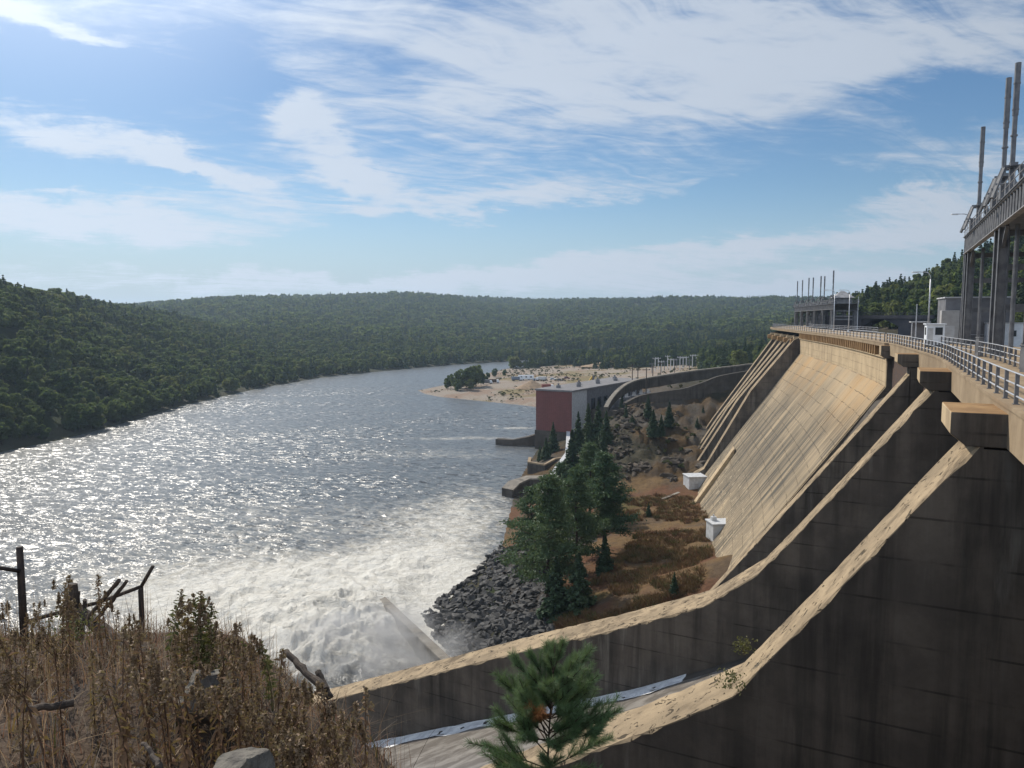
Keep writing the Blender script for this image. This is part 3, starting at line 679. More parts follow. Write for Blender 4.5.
def pier_px(Y, pts):
    """profile of the near top edge from pixels lying in the pier's near face plane"""
    o = np.array(DP(Y, 0, 0)[:2]); tx, ty = TAN(Y+1.2); n = np.array([-ty, tx]); out = []
    for px, py in pts:
        d = rayd(px, py)
        # o + n t = d * k
        A = np.array([[d[0], -n[0]], [d[1], -n[1]]]); k, t = np.linalg.solve(A, o)
        out.append((t, CAMZ + d[2]*k))
    return out
PA = pier_px(25.0, [(966, 458), (886, 540), (810, 619), (732, 697), (674, 722), (600, 749)])
PB = pier_px(45.0, [(927, 396), (849, 480), (792, 540), (758, 574), (703, 607), (600, 634), (537, 648), (430, 675), (359, 693)])
PC = pier_px(67.0, [(911, 373), (843, 448.6), (738, 563.6)])
PE_ = [pier_px(y, q) for y, q in ((172.0, [(794, 340), (751, 391), (704, 469), (673, 487)]), (184.0, [(789.5, 339), (738, 400), (697, 463), (652, 478)]), (196.0, [(785, 338), (728, 408), (697, 455), (650, 472)]), (208.0, [(780, 337), (718, 418), (697, 449), (680, 455)]), (220.0, [(775, 336), (712, 420), (694, 447)]))]
print('PA', PA); print('PB', PB); print('PC', PC); print('PE', PE_)
def ext(p, L, cap=None):
    (a, za), (b_, zb_) = p[-2], p[-1]; s = (zb_-za)/(b_-a); return p + [(b_+L, zb_+s*L)]
pa = Pier(25.0, 3.4, [(0.9, PA[0][1]+0.65)] + ext(PA, 40), (1.95, 44.72, 43.95, 0.03), jag=0.19)
pb = Pier(45.0, 4.0, [(0.9, PB[0][1]+0.65)] + ext(PB, 10), (1.95, 44.72, 43.95, 0.03), jag=0.19)
pc = Pier(67.0, 2.3, [(0.9, PC[0][1]+0.65)] + ext(PC, 9), (1.95, 44.72, 43.95, 0.03), jag=0.10)
# end wall beside the tan face, standing 1.6 m proud of it
pd = Pier(88.5, 0.38, [(0.38, 43.2), (0.40, 39.75), (24.6, 5.2), (26, 3.2)], (1.2, 44.72, 43.6, 0.6))
for (y, q), pr in zip(((172.0, 0), (184.0, 0), (196.0, 0), (208.0, 0), (220.0, 0)), PE_):
    Pier(y, 3.6, [(-0.4, pr[0][1]+1.0)] + pr, None)
    tb = MB(); tb.box(DP(y+1.8, 0.45, 42.5), (3.75, 1.5, 1.2), -math.atan2(*TAN(y))); dpart(tb, 'pier_head', [M['block']], bevel=0.2)
    tb = MB(); tb.box(DP(y+1.8, 0.5, 43.35), (2.2, 1.0, 0.5), -math.atan2(*TAN(y))); dpart(tb, 'bearing_block', [M['wall']])
# the pier nearest the camera, mostly out of frame
Pier(5.5, 2.0, [(0.9, 43.0), (8.0, 33.0), (14.0, 28.5), (40.0, 15.0)], (1.95, 44.72, 43.95, 0.03), jag=0.1)
# overflow sections and chute floors between the piers
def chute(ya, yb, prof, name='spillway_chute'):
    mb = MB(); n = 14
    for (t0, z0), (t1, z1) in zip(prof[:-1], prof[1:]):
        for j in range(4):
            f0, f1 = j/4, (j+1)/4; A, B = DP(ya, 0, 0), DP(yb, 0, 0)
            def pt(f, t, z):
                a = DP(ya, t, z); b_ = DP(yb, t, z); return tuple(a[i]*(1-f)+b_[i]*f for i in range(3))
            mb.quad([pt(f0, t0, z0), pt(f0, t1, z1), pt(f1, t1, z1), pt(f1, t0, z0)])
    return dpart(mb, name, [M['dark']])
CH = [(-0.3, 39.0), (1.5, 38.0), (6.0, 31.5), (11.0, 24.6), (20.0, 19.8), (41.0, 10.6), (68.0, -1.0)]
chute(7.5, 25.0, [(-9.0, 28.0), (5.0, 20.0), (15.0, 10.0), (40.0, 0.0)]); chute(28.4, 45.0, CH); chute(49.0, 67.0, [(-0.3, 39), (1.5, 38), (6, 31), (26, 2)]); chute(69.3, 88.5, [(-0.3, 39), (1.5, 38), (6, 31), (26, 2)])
for a, b_ in ((173.5, 184), (185.5, 196), (197.5, 208), (209.5, 220)):
    chute(a, b_, [(-0.3, 39), (2, 36), (23, 4.5), (34, 3.5)])
# gates, closed, under the deck
for a, b_ in ((7.5, 25.0), (28.4, 45.0), (49.0, 67.0), (69.3, 88.5)):
    tg = -8.0 if a < 10 else -0.2; z0_ = 27.0 if a < 10 else 38.0
    g = MB(); A, B = DP(a, tg, 0), DP(b_, tg, 0)
    A2, B2 = DP(a, tg-0.16, 0), DP(b_, tg-0.16, 0)
    g.hexa([(A[0], A[1], z0_), (B[0], B[1], z0_), (B2[0], B2[1], z0_), (A2[0], A2[1], z0_)], [(A[0], A[1], 43.4), (B[0], B[1], 43.4), (B2[0], B2[1], 43.4), (A2[0], A2[1], 43.4)])
    dpart(g, 'sluice_gate', [M['rust']])
# water running down the chute along the foot of the second pier
m, nt, bs = new_mat('chute water'); p = nt.pos()
nz = nt.noise(nt.scale(p, (0.5, 0.9, 0.9)), 1.4, 8.0, 0.7, 0.4)
nt.l.new(nt.mix(nt.ss(nz, 0.40, 0.62), (0.62, 0.62, 0.62), (0.88, 0.88, 0.86)), bs.inputs['Base Color']); bs.inputs['Roughness'].default_value = 0.4
mb = MB()
wl = [(11.0, 24.7), (20.0, 19.92), (30.0, 15.5), (41.0, 10.75), (68.0, -0.8)]
def chpt(f, t, z):
    a = DP(28.4, t, z); b_ = DP(44.99, t, z); return np.array(a)*(1-f)+np.array(b_)*f
prev = None
for t in np.arange(16.0, 66, 1.1):
    z = float(np.interp(t, [c[0] for c in CH], [c[1] for c in CH])) + 0.06
    f0 = 0.925 - 0.012*math.sin(t*1.1) - 0.02*random.random()
    row = [chpt(f, t, z+0.12*math.sin(f*40+t*3)*(f > f0+0.02)*(f < 0.99)+0.08*random.random()) for f in np.linspace(f0, 0.999, 7)]
    if prev: 
        for j in range(6): mb.quad([prev[j], row[j], row[j+1], prev[j+1]])
    prev = row
kind(mb.build('chute_water', m, smooth=True), 'structure')
wf = MB(); prev = None
for t in np.arange(12, 66, 1.0):
    z = float(np.interp(t, [c[0] for c in CH], [c[1] for c in CH])) + 0.03
    row = [chpt(f, t, z+0.02*random.random()) for f in np.linspace(0.01, 0.94, 8)]
    if prev:
        for j in range(7): wf.quad([prev[j], row[j], row[j+1], prev[j+1]])
    prev = row
m, nt, bs = new_mat('thin grey water'); p = nt.pos()
nt.l.new(nt.mix(nt.ss(nt.noise(nt.scale(p, (0.4, 1.2, 1.0)), 1.0, 8.0, 0.65, 0.5), 0.40, 0.66), (0.12, 0.105, 0.09), (0.24, 0.22, 0.195)), bs.inputs['Base Color']); bs.inputs['Roughness'].default_value = 0.3
kind(wf.build('shallow_water', m, smooth=True), 'structure')
# wing wall at the left foot of the face, and the raised strip that runs down to it
mb = MB()
s0, s1 = np.array(DP(156.5, 15.5, 0)), np.array(DP(152, 24.5, 0))
for w, zt0, zt1 in ((3.4, 19.6, 6.8),):
    a = np.array(TAN(155)); a = np.array([a[0], a[1], 0.0])
    top = [(s0[0], s0[1], zt0), (s1[0], s1[1], zt1), tuple(np.array([s1[0], s1[1], zt1])+a*w), tuple(np.array([s0[0], s0[1], zt0])+a*w)]
    bot = [(p[0], p[1], p[2]-3.0) for p in top]; mb.hexa(bot, top)
dpart(mb, 'wing_wall', [M['wall']], bevel=0.05)
# low training wall half lost in the spray
mb = MB(); a, b_ = Pz(378, 594, 1.6), Pz(452, 664, 5.0)
dv = (b_-a); nrm = np.array([-dv[1], dv[0], 0]); nrm = nrm/np.linalg.norm(nrm)*0.7
mb.hexa([(*(a-nrm)[:2], -2), (*(a+nrm)[:2], -2), (*(b_+nrm)[:2], -2), (*(b_-nrm)[:2], -2)], [tuple(a-nrm), tuple(a+nrm), tuple(b_+nrm), tuple(b_-nrm)])
tag(mb.build('guide_wall', M['grey'], bevel=0.15), 'low wet concrete guide wall sticking out of the white water and spray', 'wall')

# ------------------------------------------------------------------ railings on the deck
def railing(ya, yb, t, label, step, h=1.08, nrail=3, thick=0.05, skip=()):
    loc = DP(ya, t, DECK+0.15); root = thing('guard_railing', label, 'railing', loc); L = Vector(loc)
    def part(mb, name): o = mb.build(name, M['galv'], root); o.location = -L
    zb = DECK+0.15
    for k in range(nrail):
        z = zb + h*(1 - k*0.36) - 0.02; mb = MB()
        mb.tube([DP(Y, t, z) for Y in np.arange(ya, yb+0.1, 2.0)], thick*0.62, 6); part(mb, 'rail')
    Y = ya
    while Y <= yb:
        mb = MB(); p = DP(Y, t, zb-0.02); mb.box((p[0], p[1], zb+h/2-0.02), (0.12, 0.12, h), -math.atan2(*TAN(Y))); mb.box((p[0], p[1], zb+0.01), (0.2, 0.2, 0.03), -math.atan2(*TAN(Y)))
        o = mb.build('post', M['steel'], root); o.location = -L; Y += step
    return root
railing(10.0, 92.0, 0.02, 'long galvanised three bar railing along the spillway edge of the near deck', 1.9)
railing(93.5, 384.0, 0.02, 'distant galvanised railing along the deck edge above the tan sloping face', 3.0)
railing(26.0, 43.0, -3.2, 'short inner deck railing nearest the camera, behind the edge railing', 1.9)
railing(44.8, 78.0, -3.2, 'inner deck railing in front of the gantry legs, ending at a thick post', 1.9)
railing(150.0, 380.0, -10.8, 'far railing on the reservoir side of the deck below the distant gantry', 3.0)
# concrete posts at the gap in the inner railing
for Y, lab in ((43.9, 'thick grey post closing the gap between the two inner railings'), (61.0, 'grey control pedestal standing behind the inner railing')):
    p = DP(Y, -3.3, 0); mb = MB(); mb.box((0, 0, 0.75), (0.42, 0.42, 1.5)); mb.box((0, 0, 1.53), (0.5, 0.5, 0.08))
    o = mb.build('railing_post' if Y < 50 else 'control_pedestal', M['steel'], bevel=0.02); o.location = (p[0], p[1], DECK); tag(o, lab, 'post' if Y < 50 else 'pedestal')

# ------------------------------------------------------------------ gate gantry (near)
def gantry(label, base_f, stations, masts, zt, ztop_masts, gird=1.8, tw=6.0, colw=0.7, group=None, scale=1.0, name='gate_gantry'):
    """base_f(Y, t) -> xy on the ground; stations: leg positions along the axis"""
    p0 = base_f(stations[0], 0); root = thing(name, label, 'gantry', (p0[0], p0[1], DECK), 0, group); L = Vector((p0[0], p0[1], DECK))
    def part(mb, nm, mat, par=None, bevel=0.0):
        o = mb.build(nm, mat, par or root, bevel=bevel)
        if par is None: o.location = -L
        return o
    def Q(Y, t, z): x, y = base_f(Y, t); return (x, y, z)
    ang = lambda Y: math.atan2(base_f(Y+1, 0)[1]-base_f(Y, 0)[1], base_f(Y+1, 0)[0]-base_f(Y, 0)[0])
    zb = zt-gird
    for Y in stations:
        for t in (0, -tw):
            for k in (0, 1):
                Yc = Y - (2.4*scale if k else 0)
                mb = MB(); x, y = base_f(Yc, t); h = zb-DECK; a = ang(Y)
                # H section
                mb.box((x, y, DECK+h/2), (0.06, colw*0.9, h), a); 
                for s in (-1, 1):
                    mb.box((x-math.sin(a)*s*colw*0.47, y+math.cos(a)*s*colw*0.47, DECK+h/2), (colw*0.75, 0.05, h-0.004), a)
                mb.box((x, y, DECK+0.15), (colw*1.3, colw*1.3, 0.3), a)
                part(mb, 'leg', M['steel'])
            mb = MB()
            for j in range(5):
                z = DECK+1.2+j*(zb-DECK-1.6)/4.2
                mb.bar(Q(Y, t, z), Q(Y-2.4*scale, t, z), 0.18*scale+0.05)
                if j < 4:
                    z2 = DECK+1.2+(j+1)*(zb-DECK-1.6)/4.2; mb.bar(Q(Y, t, z), Q(Y-2.4*scale, t, z2), 0.1*scale+0.03)
            part(mb, 'lacing', M['steel'])
        mb = MB()
        for z in (zb-0.4, zb-3.2*scale, DECK+4.0*scale): mb.bar(Q(Y-1.2*scale, 0, z), Q(Y-1.2*scale, -tw, z), 0.26*scale+0.06, 0.4*scale+0.1)
        # haunches below the girder
        mb.bar(Q(Y, 0, zb-1.6*scale), Q(Y+1.6*scale, 0, zb-0.05), 0.2*scale+0.04); mb.bar(Q(Y-2.4*scale, 0, zb-1.6*scale), Q(Y-4.0*scale, 0, zb-0.05), 0.2*scale+0.04)
        part(mb, 'cross_brace', M['steel'])
    ya, yb = min(stations)-5*scale, max(stations)+0.8*scale
    for t in (0.25, -tw):
        mb = MB(); n = max(2, int((yb-ya)/4))
        Ys = np.linspace(ya, yb, n+1)
        for a, b_ in zip(Ys[:-1], Ys[1:]):
            mb.bar(Q(a, t, zt-gird/2), Q(b_, t, zt-gird/2), 0.05, gird)
            mb.bar(Q(a, t, zt), Q(b_, t, zt), 0.5*scale, 0.07); mb.bar(Q(a, t, zb), Q(b_, t, zb), 0.5*scale, 0.07)
        g = part(mb, 'girder', M['girder'] if t > 0 else M['steel'])
        st = MB()
        for Y in np.arange(ya+0.3, yb, 1.25*scale):
            st = MB(); st.bar(Q(Y, t+0.10, zb+0.05), Q(Y, t+0.10, zt-0.05), 0.09, 0.16*scale+.04); st.build('stiffener', M['steel'], g)
    # walkway deck and railing on top
    mb = MB()
    for a, b_ in zip(Ys[:-1], Ys[1:]):
        mb.hexa([Q(a, 0.6, zt+0.05), Q(a, -tw-0.4, zt+0.05), Q(b_, -tw-0.4, zt+0.05), Q(b_, 0.6, zt+0.05)], [Q(a, 0.6, zt+0.13), Q(a, -tw-0.4, zt+0.13), Q(b_, -tw-0.4, zt+0.13), Q(b_, 0.6, zt+0.13)])
    part(mb, 'walkway', M['steel'])
    mb = MB()
    for z in (0.55, 1.05): 
        for t in (0.55, -tw-0.3): mb.tube([Q(Y, t, zt+0.13+z) for Y in Ys], 0.035, 6)
    for Y in np.arange(ya, yb+0.1, 2.0*scale):
        for t in (0.55, -tw-0.3): mb.bar(Q(Y, t, zt+0.13), Q(Y, t, zt+1.2), 0.06)
    part(mb, 'handrail', M['girder'])
    # end curve of the girder: quarter round plate
    mb = MB(); pts = [Q(yb+0.5*scale*math.sin(x), 0.25, zt-0.5*scale+0.5*scale*math.cos(x)) for x in np.linspace(0, math.pi/2, 6)] + [Q(yb+0.5*scale, 0.25, DECK+0.3)]
    mb.tube(pts, 0.16*scale, 8); part(mb, 'end_pipe', M['steel'])
    # hoists: A-frames with tall stem covers
    MT = -0.1 if name == 'gate_gantry' else -2.0
    for Y, ztop in masts:
        mb = MB(); hb = zt+2.6*scale; tm = MT*scale
        for s in (-1, 1):
            for t2 in (tm-1.4*scale, tm+1.4*scale): mb.bar(Q(Y+s*1.5*scale, t2, zt+0.1), Q(Y+s*0.55*scale, tm+(t2-tm)*0.4, hb), 0.16*scale+.04)
            mb.bar(Q(Y+s*0.55*scale, tm-0.7*scale, hb), Q(Y+s*0.55*scale, tm+0.7*scale, hb), 0.16*scale+.04)
            mb.bar(Q(Y+s*1.1*scale, tm-1.2*scale, zt+1.2*scale), Q(Y+s*1.1*scale, tm+1.2*scale, zt+1.2*scale), 0.1*scale+.04)
        mb.bar(Q(Y-1.0*scale, tm, hb+0.1), Q(Y+1.0*scale, tm, hb+0.1), 0.5*scale, 0.25*scale)
        mb.box(Q(Y, tm, zt+0.7*scale), (1.2*scale, 1.5*scale, 1.1*scale), ang(Y))
        h = part(mb, 'hoist_frame', M['steel'])
        st = MB(); st.tube([Q(Y, tm, zt+0.3), Q(Y, tm, hb+0.4)], 0.22*scale, 10); st.tube([Q(Y, tm, hb+0.4), Q(Y, tm, hb+(ztop-hb)*0.5)], 0.14*scale+.04, 10); st.tube([Q(Y, tm, hb+(ztop-hb)*0.5), Q(Y, tm, ztop)], 0.175*scale+.045, 10)
        for f in (0.3, 0.55, 0.8): st.tube([Q(Y, tm, hb+(ztop-hb)*f), Q(Y, tm, hb+(ztop-hb)*f+0.12)], 0.20*scale+.05, 10)
        st.build('stem_cover', M['steel'], h)
        sm_ = MB(); sm_.tube([Q(Y, tm-0.6*scale, DECK), Q(Y, tm-0.6*scale, zb)], 0.17*scale, 8); part(sm_, 'gate_stem', M['steel'])
    return root
def near_f(Y, t): return (9.5+0.5*Y-0.894*t, Y+0.447*t)
gantry('large steel gate gantry on legs standing over the near deck with three tall stem covers', near_f, [86.0, 63.5, 42.0, 20.5], [(80.0, float(PY(983, 127, 80.0)[2])), (64.0, float(PY(1009, 78, 64.0)[2])), (59.6, float(PY(1019, 63, 59.6)[2]))], 57.2, 0)
_fa, _fb = np.array([92.0, 213.0]), np.array([113.5, 300.0]); _fd = (_fb-_fa)/np.linalg.norm(_fb-_fa)
def far_f(Y, t): p = _fa + _fd*Y; return (p[0]-_fd[1]*t, p[1]+_fd[0]*t)
fg = gantry('small distant gantry with seven thin masts on the far bend of the deck', far_f, [82, 66, 50, 34, 18, 2], [(2, 61.6), (17, 60.8), (24, 61.2), (40, 61.6), (50, 62), (66, 62.0), (80, 62.3)], 52.0, 0, gird=1.5, tw=6.0, colw=0.8, scale=0.9)
# hoist house with pitched roof on the far gantry
mb = MB(); c = far_f(4, -3); a = math.atan2(_fd[1], _fd[0])
hr = thing('hoist_house', 'small peaked hoist house on top of the distant gantry', 'hoist house', (c[0], c[1], 52.2), a)
b1 = MB(); b1.box((0, 0, 0.8), (5, 4.4, 1.6)); b1.build('wall', M['steel'], hr)
b1 = MB(); b1.v += [(-3.4,-2.8,1.6),(3.4,-2.8,1.6),(3.4,2.8,1.6),(-3.4,2.8,1.6),(0,-0.5,3.6),(0,0.5,3.6)]; b1.f += [(0,1,4),(1,2,5,4),(2,3,5),(3,0,4,5),(3,2,1,0)]; b1.mi += [0]*5; b1.build('roof', M['girder'], hr)
# ------------------------------------------------------------------ things on and behind the deck
def street_lamp(x, y, top, label, reach=1.7, base=DECK, az=math.pi):
    root = thing('street_lamp', label, 'street lamp', (x, y, base), az, 'street lamps along the deck'); h = top-base
    mb = MB(); mb.tube([(0,0,0), (0,0,h*0.5), (0,0,h-0.9)], [0.12, 0.10, 0.075], 8); mb.tube([(0,0,0), (0,0,0.5)], 0.19, 8); mb.build('pole', M['galv'], root, True)
    mb = MB(); mb.tube([(0,0,h-0.9), (0.06,0,h-0.45), (0.35,0,h-0.1), (0.8,0,h), (reach,0,h)], 0.055, 6); mb.build('arm', M['galv'], root, True)
    mb = MB(); mb.hexa([(reach-.1,-.16,h-.10),(reach+.75,-.16,h-.07),(reach+.75,.16,h-.07),(reach-.1,.16,h-.10)], [(reach-.1,-.10,h+.07),(reach+.65,-.08,h+.05),(reach+.65,.08,h+.05),(reach-.1,.10,h+.07)])
    mb.build('lamp_head', M['hutgrey'], root, bevel=0.02)
for (px, Y, pyt, lab) in ((971, 92, 214, 'street lamp rising behind the near gantry, only its head and arm above the girder'),
                          (931, 95, 272, 'tallest looking street lamp with curved arm, standing against the wooded hill'),
                          (850, 156, 290, 'street lamp on the deck in front of the dark bridge, left of the hut'),
                          (835, 168, 290, 'street lamp just right of the distant gantry')):
    p = PY(px, pyt, Y); street_lamp(p[0], Y, p[2], lab)
for (px, Y, pyt, lab) in ((917, 103, 305, 'thin plain pole standing over the small dark hut'), (858.5, 205, 297, 'thin plain pole behind the deck, right of the street lamps')):
    p = PY(px, pyt, Y); mb = MB(); h = p[2]-DECK; mb.tube([(0,0,0), (0,0,h)], [0.10, 0.06], 8); mb.tube([(0,0,h-0.02), (0,0,h+0.12)], 0.1, 8)
    mb.box((0.0, 0, 0.1), (0.4, 0.4, 0.2))
    o = mb.build('pole', M['galv']); o.location = (p[0], p[1], DECK); tag(o, lab, 'pole')
# white booth
p = PY(934, 340, 80); rz = math.atan2(TAN(80)[1], TAN(80)[0])-math.pi/2
r = thing('booth', 'small white booth with a dark window standing on the deck beside the grey building', 'booth', (p[0], p[1], DECK), rz)
mb = MB(); mb.box((0,0,1.3), (1.7,1.7,2.2)); mb.build('body', M['white'], r, bevel=0.05)
mb = MB(); mb.box((0,0,2.45), (1.95,1.95,0.12)); mb.build('roof', M['white'], r, bevel=0.02)
mb = MB(); mb.box((0.3,-0.86,1.7), (0.7,0.04,0.8)); mb.box((-0.86,-0.1,1.7), (0.04,0.8,0.8)); mb.build('window', M['glass'], r)
mb = MB(); mb.box((-0.5,-0.86,1.15), (0.5,0.05,1.8)); mb.build('door', M['hutgrey'], r)
mb = MB(); mb.box((0,0,0.1), (1.5,1.5,0.2)); mb.build('base', M['tyre'], r)
# grey building with lower pale door block
p = PY(972, 340, 92)
r = thing('control_building', 'grey metal clad building with a pale tall door block behind the gantry legs', 'building', (p[0], p[1], DECK), rz)
mb = MB(); mb.box((0,0,2.75), (7.0,5.5,5.5)); mb.build('wall', M['clad'], r)
mb = MB(); mb.box((0,0,5.58), (7.3,5.8,0.16)); mb.build('roof', M['hutgrey'], r)
mb = MB(); mb.box((-3.1,-3.3,2.0), (1.9,1.2,4.0)); mb.build('door_block', M['paleclad'], r, bevel=0.03)
mb = MB(); mb.box((-3.1,-3.92,1.1), (1.0,0.05,2.1)); mb.build('door', M['hutgrey'], r)
mb = MB(); 
for k in range(6): mb.bar((-1.8+k*0.9,-3.0,0), (-1.8+k*0.9,-3.0,1.1), 0.05)
mb.bar((-1.8,-3.0,1.1), (2.7,-3.0,1.1), 0.05); mb.bar((-1.8,-3.0,0.55), (2.7,-3.0,0.55), 0.05); mb.build('handrail', M['galv'], r)
# little hut with canopy
p = PY(919, 337, 104); r = thing('hut', 'small open fronted dark hut with a pale flat roof on the deck', 'hut', (p[0], p[1], DECK), rz)
mb = MB(); mb.box((0,0,2.55), (2.4,2.2,0.12)); mb.build('roof', M['hutgrey'], r)
mb = MB(); mb.box((0,0.6,1.2), (1.8,1.0,2.4)); mb.build('wall', M['clad'], r)
for sx in (-1, 1):
    mb = MB(); mb.bar((sx*1.05,-0.95,0), (sx*1.05,-0.95,2.5), 0.09); mb.build('post', M['galv'], r)
# pale cabin upstream, seen between the gantry legs
p = PY(1018, 340, 88); r = thing('site_cabin', 'pale site cabin with small windows seen between the gantry legs', 'cabin', (p[0], p[1], DECK-1), rz)
mb = MB(); mb.box((0,0,2.0), (7,3,2.9)); mb.build('wall', M['white'], r)
mb = MB(); mb.box((0,0,3.5), (7.2,3.2,0.12)); mb.build('roof', M['hutgrey'], r)
for k in range(4):
    mb = MB(); mb.box((-2.6+k*1.7,-1.52,2.3), (0.7,0.05,0.7)); mb.build('window', M['glass'], r)
mb = MB(); mb.box((0,0,0.28), (6.6,2.6,0.56)); mb.build('base', M['wall'], r)
# dark road bridge crossing the forebay
a, b_ = PY(826, 318, 232), PY(926, 318, 205); dirv = (b_-a)/np.linalg.norm(b_-a); Lb = np.linalg.norm((b_-a)[:2]); rzb = math.atan2(dirv[1], dirv[0])
r = thing('road_bridge', 'dark plate girder bridge with a low arched opening behind the deck', 'bridge', (a[0], a[1], 40.0), rzb)
def seg(f0, f1, z0, z1, y=2.5, mat='rust', nm='girder'):
    mb = MB(); mb.box(((f0+f1)/2*Lb, 0, (z0+z1)/2), ((f1-f0)*Lb, y*2, z1-z0)); return mb.build(nm, M[mat], r)
M['bridgesteel'] = simple('dark bridge steel', (0.045, 0.045, 0.055), (0.07, 0.065, 0.07), 0.4, 0.7)
seg(0.0, 0.44, 0.0, 7.8, 2.6, 'bridgesteel', 'abutment'); seg(0.80, 1.0, 0.0, 7.8, 2.6, 'bridgesteel', 'abutment'); seg(-0.02, 1.02, 7.805, 8.8, 3.0, 'bridgesteel', 'road_girder')
mb = MB(); N = 12
for i in range(N):
    f0, f1 = 0.44+0.36*i/N, 0.44+0.36*(i+1)/N
    z0, z1 = (5.6+2.0*math.sin(math.pi*(f-0.44)/0.36) for f in (f0, f1))
    for y in (-2.4, 2.2):
        mb.hexa([(f0*Lb,y,z0),(f1*Lb,y,z1),(f1*Lb,y+.25,z1),(f0*Lb,y+.25,z0)], [(f0*Lb,y,7.8),(f1*Lb,y,7.8),(f1*Lb,y+.25,7.8),(f0*Lb,y+.25,7.8)])
mb.build('arched_girder', M['bridgesteel'], r)
mb = MB()
for k in range(40): mb.bar((k/39*Lb,-2.9,8.8), (k/39*Lb,-2.9,9.6), 0.08)
mb.bar((0,-2.9,9.6), (Lb,-2.9,9.6), 0.09); mb.bar((0,-2.9,9.2), (Lb,-2.9,9.2), 0.07); mb.build('parapet_rail', M['bridgesteel'], r)

# ------------------------------------------------------------------ below the dam
def valve_hut(px, py, z, size, label, rz):
    p = Pz(px, py, z); r = thing('valve_hut', label, 'hut', tuple(p), rz); w, dd, h = size
    mb = MB(); mb.box((0,0,h/2-0.4), (w,dd,h+0.8)); mb.build('wall', M['hutgrey'], r, bevel=0.04)
    mb = MB(); mb.box((0,0,h+0.13), (w+0.35,dd+0.35,0.24)); mb.build('roof', M['hutgrey'], r, bevel=0.03)
    mb = MB(); mb.box((-0.3,-dd/2-0.02,1.0), (0.95,0.06,2.0)); do_ = mb.build('door', M['paleclad'], r); mb = MB(); mb.box((0.05,-dd/2-0.07,1.0), (0.12,0.06,0.06)); mb.build('handle', M['iron'], do_)
    mb = MB(); mb.box((w/2+0.02,0.3,h*0.62), (0.06,1.0,0.7)); mb.build('louvre', M['steel'], r)
    return r
h1 = valve_hut(694.5, 490, 7.3, (4.2, 4.0, 3.4), 'pale grey concrete valve hut farther from the camera at the foot of the dam', 0.12)
h2 = valve_hut(719.5, 541, 10.3, (3.6, 3.2, 3.2), 'pale grey concrete valve hut nearer the camera at the foot of the dam', 0.12)
mb = MB(); mb.box((-0.9,0.6,3.75), (0.8,0.8,0.7)); mb.tube([(-0.9,0.6,4.0), (-0.9,0.6,4.5)], 0.12, 8); mb.build('vent', M['hutgrey'], h2)
mb = MB(); mb.box((3.6,0.4,0.8), (4.0,2.6,2.6)); mb.build('side_block', M['dark'], h2, bevel=0.05)
mb = MB(); mb.box((4.2,0.4,0.8), (4.2,3.0,2.8)); mb.build('side_block', M['dark'], h1, bevel=0.05)
# thin concrete steps and the low slab in front of the huts
mb = MB(); a, b_ = Pz(662, 500, 7.0), Pz(690, 489, 7.4); mb.bar(a, b_, 0.8, 0.6)
tag(mb.build('concrete_ramp', M['grey'], bevel=0.05), 'thin pale concrete ramp leading up to the farther valve hut', 'ramp')
# walls across the end of the far chute
for (qa, qb, za, lab) in (((646, 477.5), (674, 477.5), 7.6, 'nearer of two low tan topped concrete walls at the end of the far chute'), ((648, 471), (678, 471), 7.9, 'farther of two low tan topped concrete walls at the end of the far chute')):
    a, b_ = Pz(*qa, za), Pz(*qb, za); mb = MB()
    dv = b_-a; nv = np.array([-dv[1], dv[0], 0]); nv /= np.linalg.norm(nv); w = nv*1.3
    P4 = [a, b_, b_+w, a+w]; mb.hexa([(p[0], p[1], 2.0) for p in P4], [tuple(p-np.array([0,0,.25])) for p in P4]); mb.hexa([(p[0], p[1], p[2]-.248) for p in P4], [tuple(p) for p in P4], 1)
    tag(mb.build('end_wall', [M['dark'], M['cap']]), lab, 'wall')

def wall_path(name, label, cat, pts, th, hgt, mats, h0=None):
    """wall following points (px, py, Y) of its top edge"""
    P = [np.array(p) for p in pts]; mb = MB(); n = len(P); nv = []
    for i in range(n):
        dv = P[min(i+1, n-1)]-P[max(i-1, 0)]; v = np.array([-dv[1], dv[0], 0]); nv.append(v/np.linalg.norm(v))
    for i in range(n-1):
        a, b_ = P[i], P[i+1]; a2, b2 = a+nv[i]*th, b_+nv[i+1]*th
        hs_ = np.interp([i/(n-1), (i+1)/(n-1)], [0, 0.6, 1], [h0 or hgt, hgt, hgt]); dna = lambda p: (p[0], p[1], p[2]-hs_[0]); dnb = lambda p: (p[0], p[1], p[2]-hs_[1])
        cp = lambda p: (p[0], p[1], p[2]-0.45)
        mb.quad([dna(a), dnb(b_), cp(b_), cp(a)], 0); mb.quad([dnb(b2), dna(a2), cp(a2), cp(b2)], 0)
        mb.quad([cp(a), cp(b_), b_, a], 1); mb.quad([cp(b2), cp(a2), a2, b2], 1); mb.quad([a, b_, b2, a2], 1)
        if i == 0: mb.quad([dna(a2), dna(a), a, a2], 0)
        if i == n-2: mb.quad([dnb(b_), dnb(b2), b2, b_], 0)
    return tag(mb.build(name, mats), label, cat)
def dens(pts, k=6):
    p = np.array(pts, float); t = np.arange(len(p)); tt = np.linspace(0, len(p)-1, (len(p)-1)*k+1)
    return [tuple(np.interp(tt, t, p[:, j])[i] for j in range(p.shape[1])) for i in range(len(tt))]
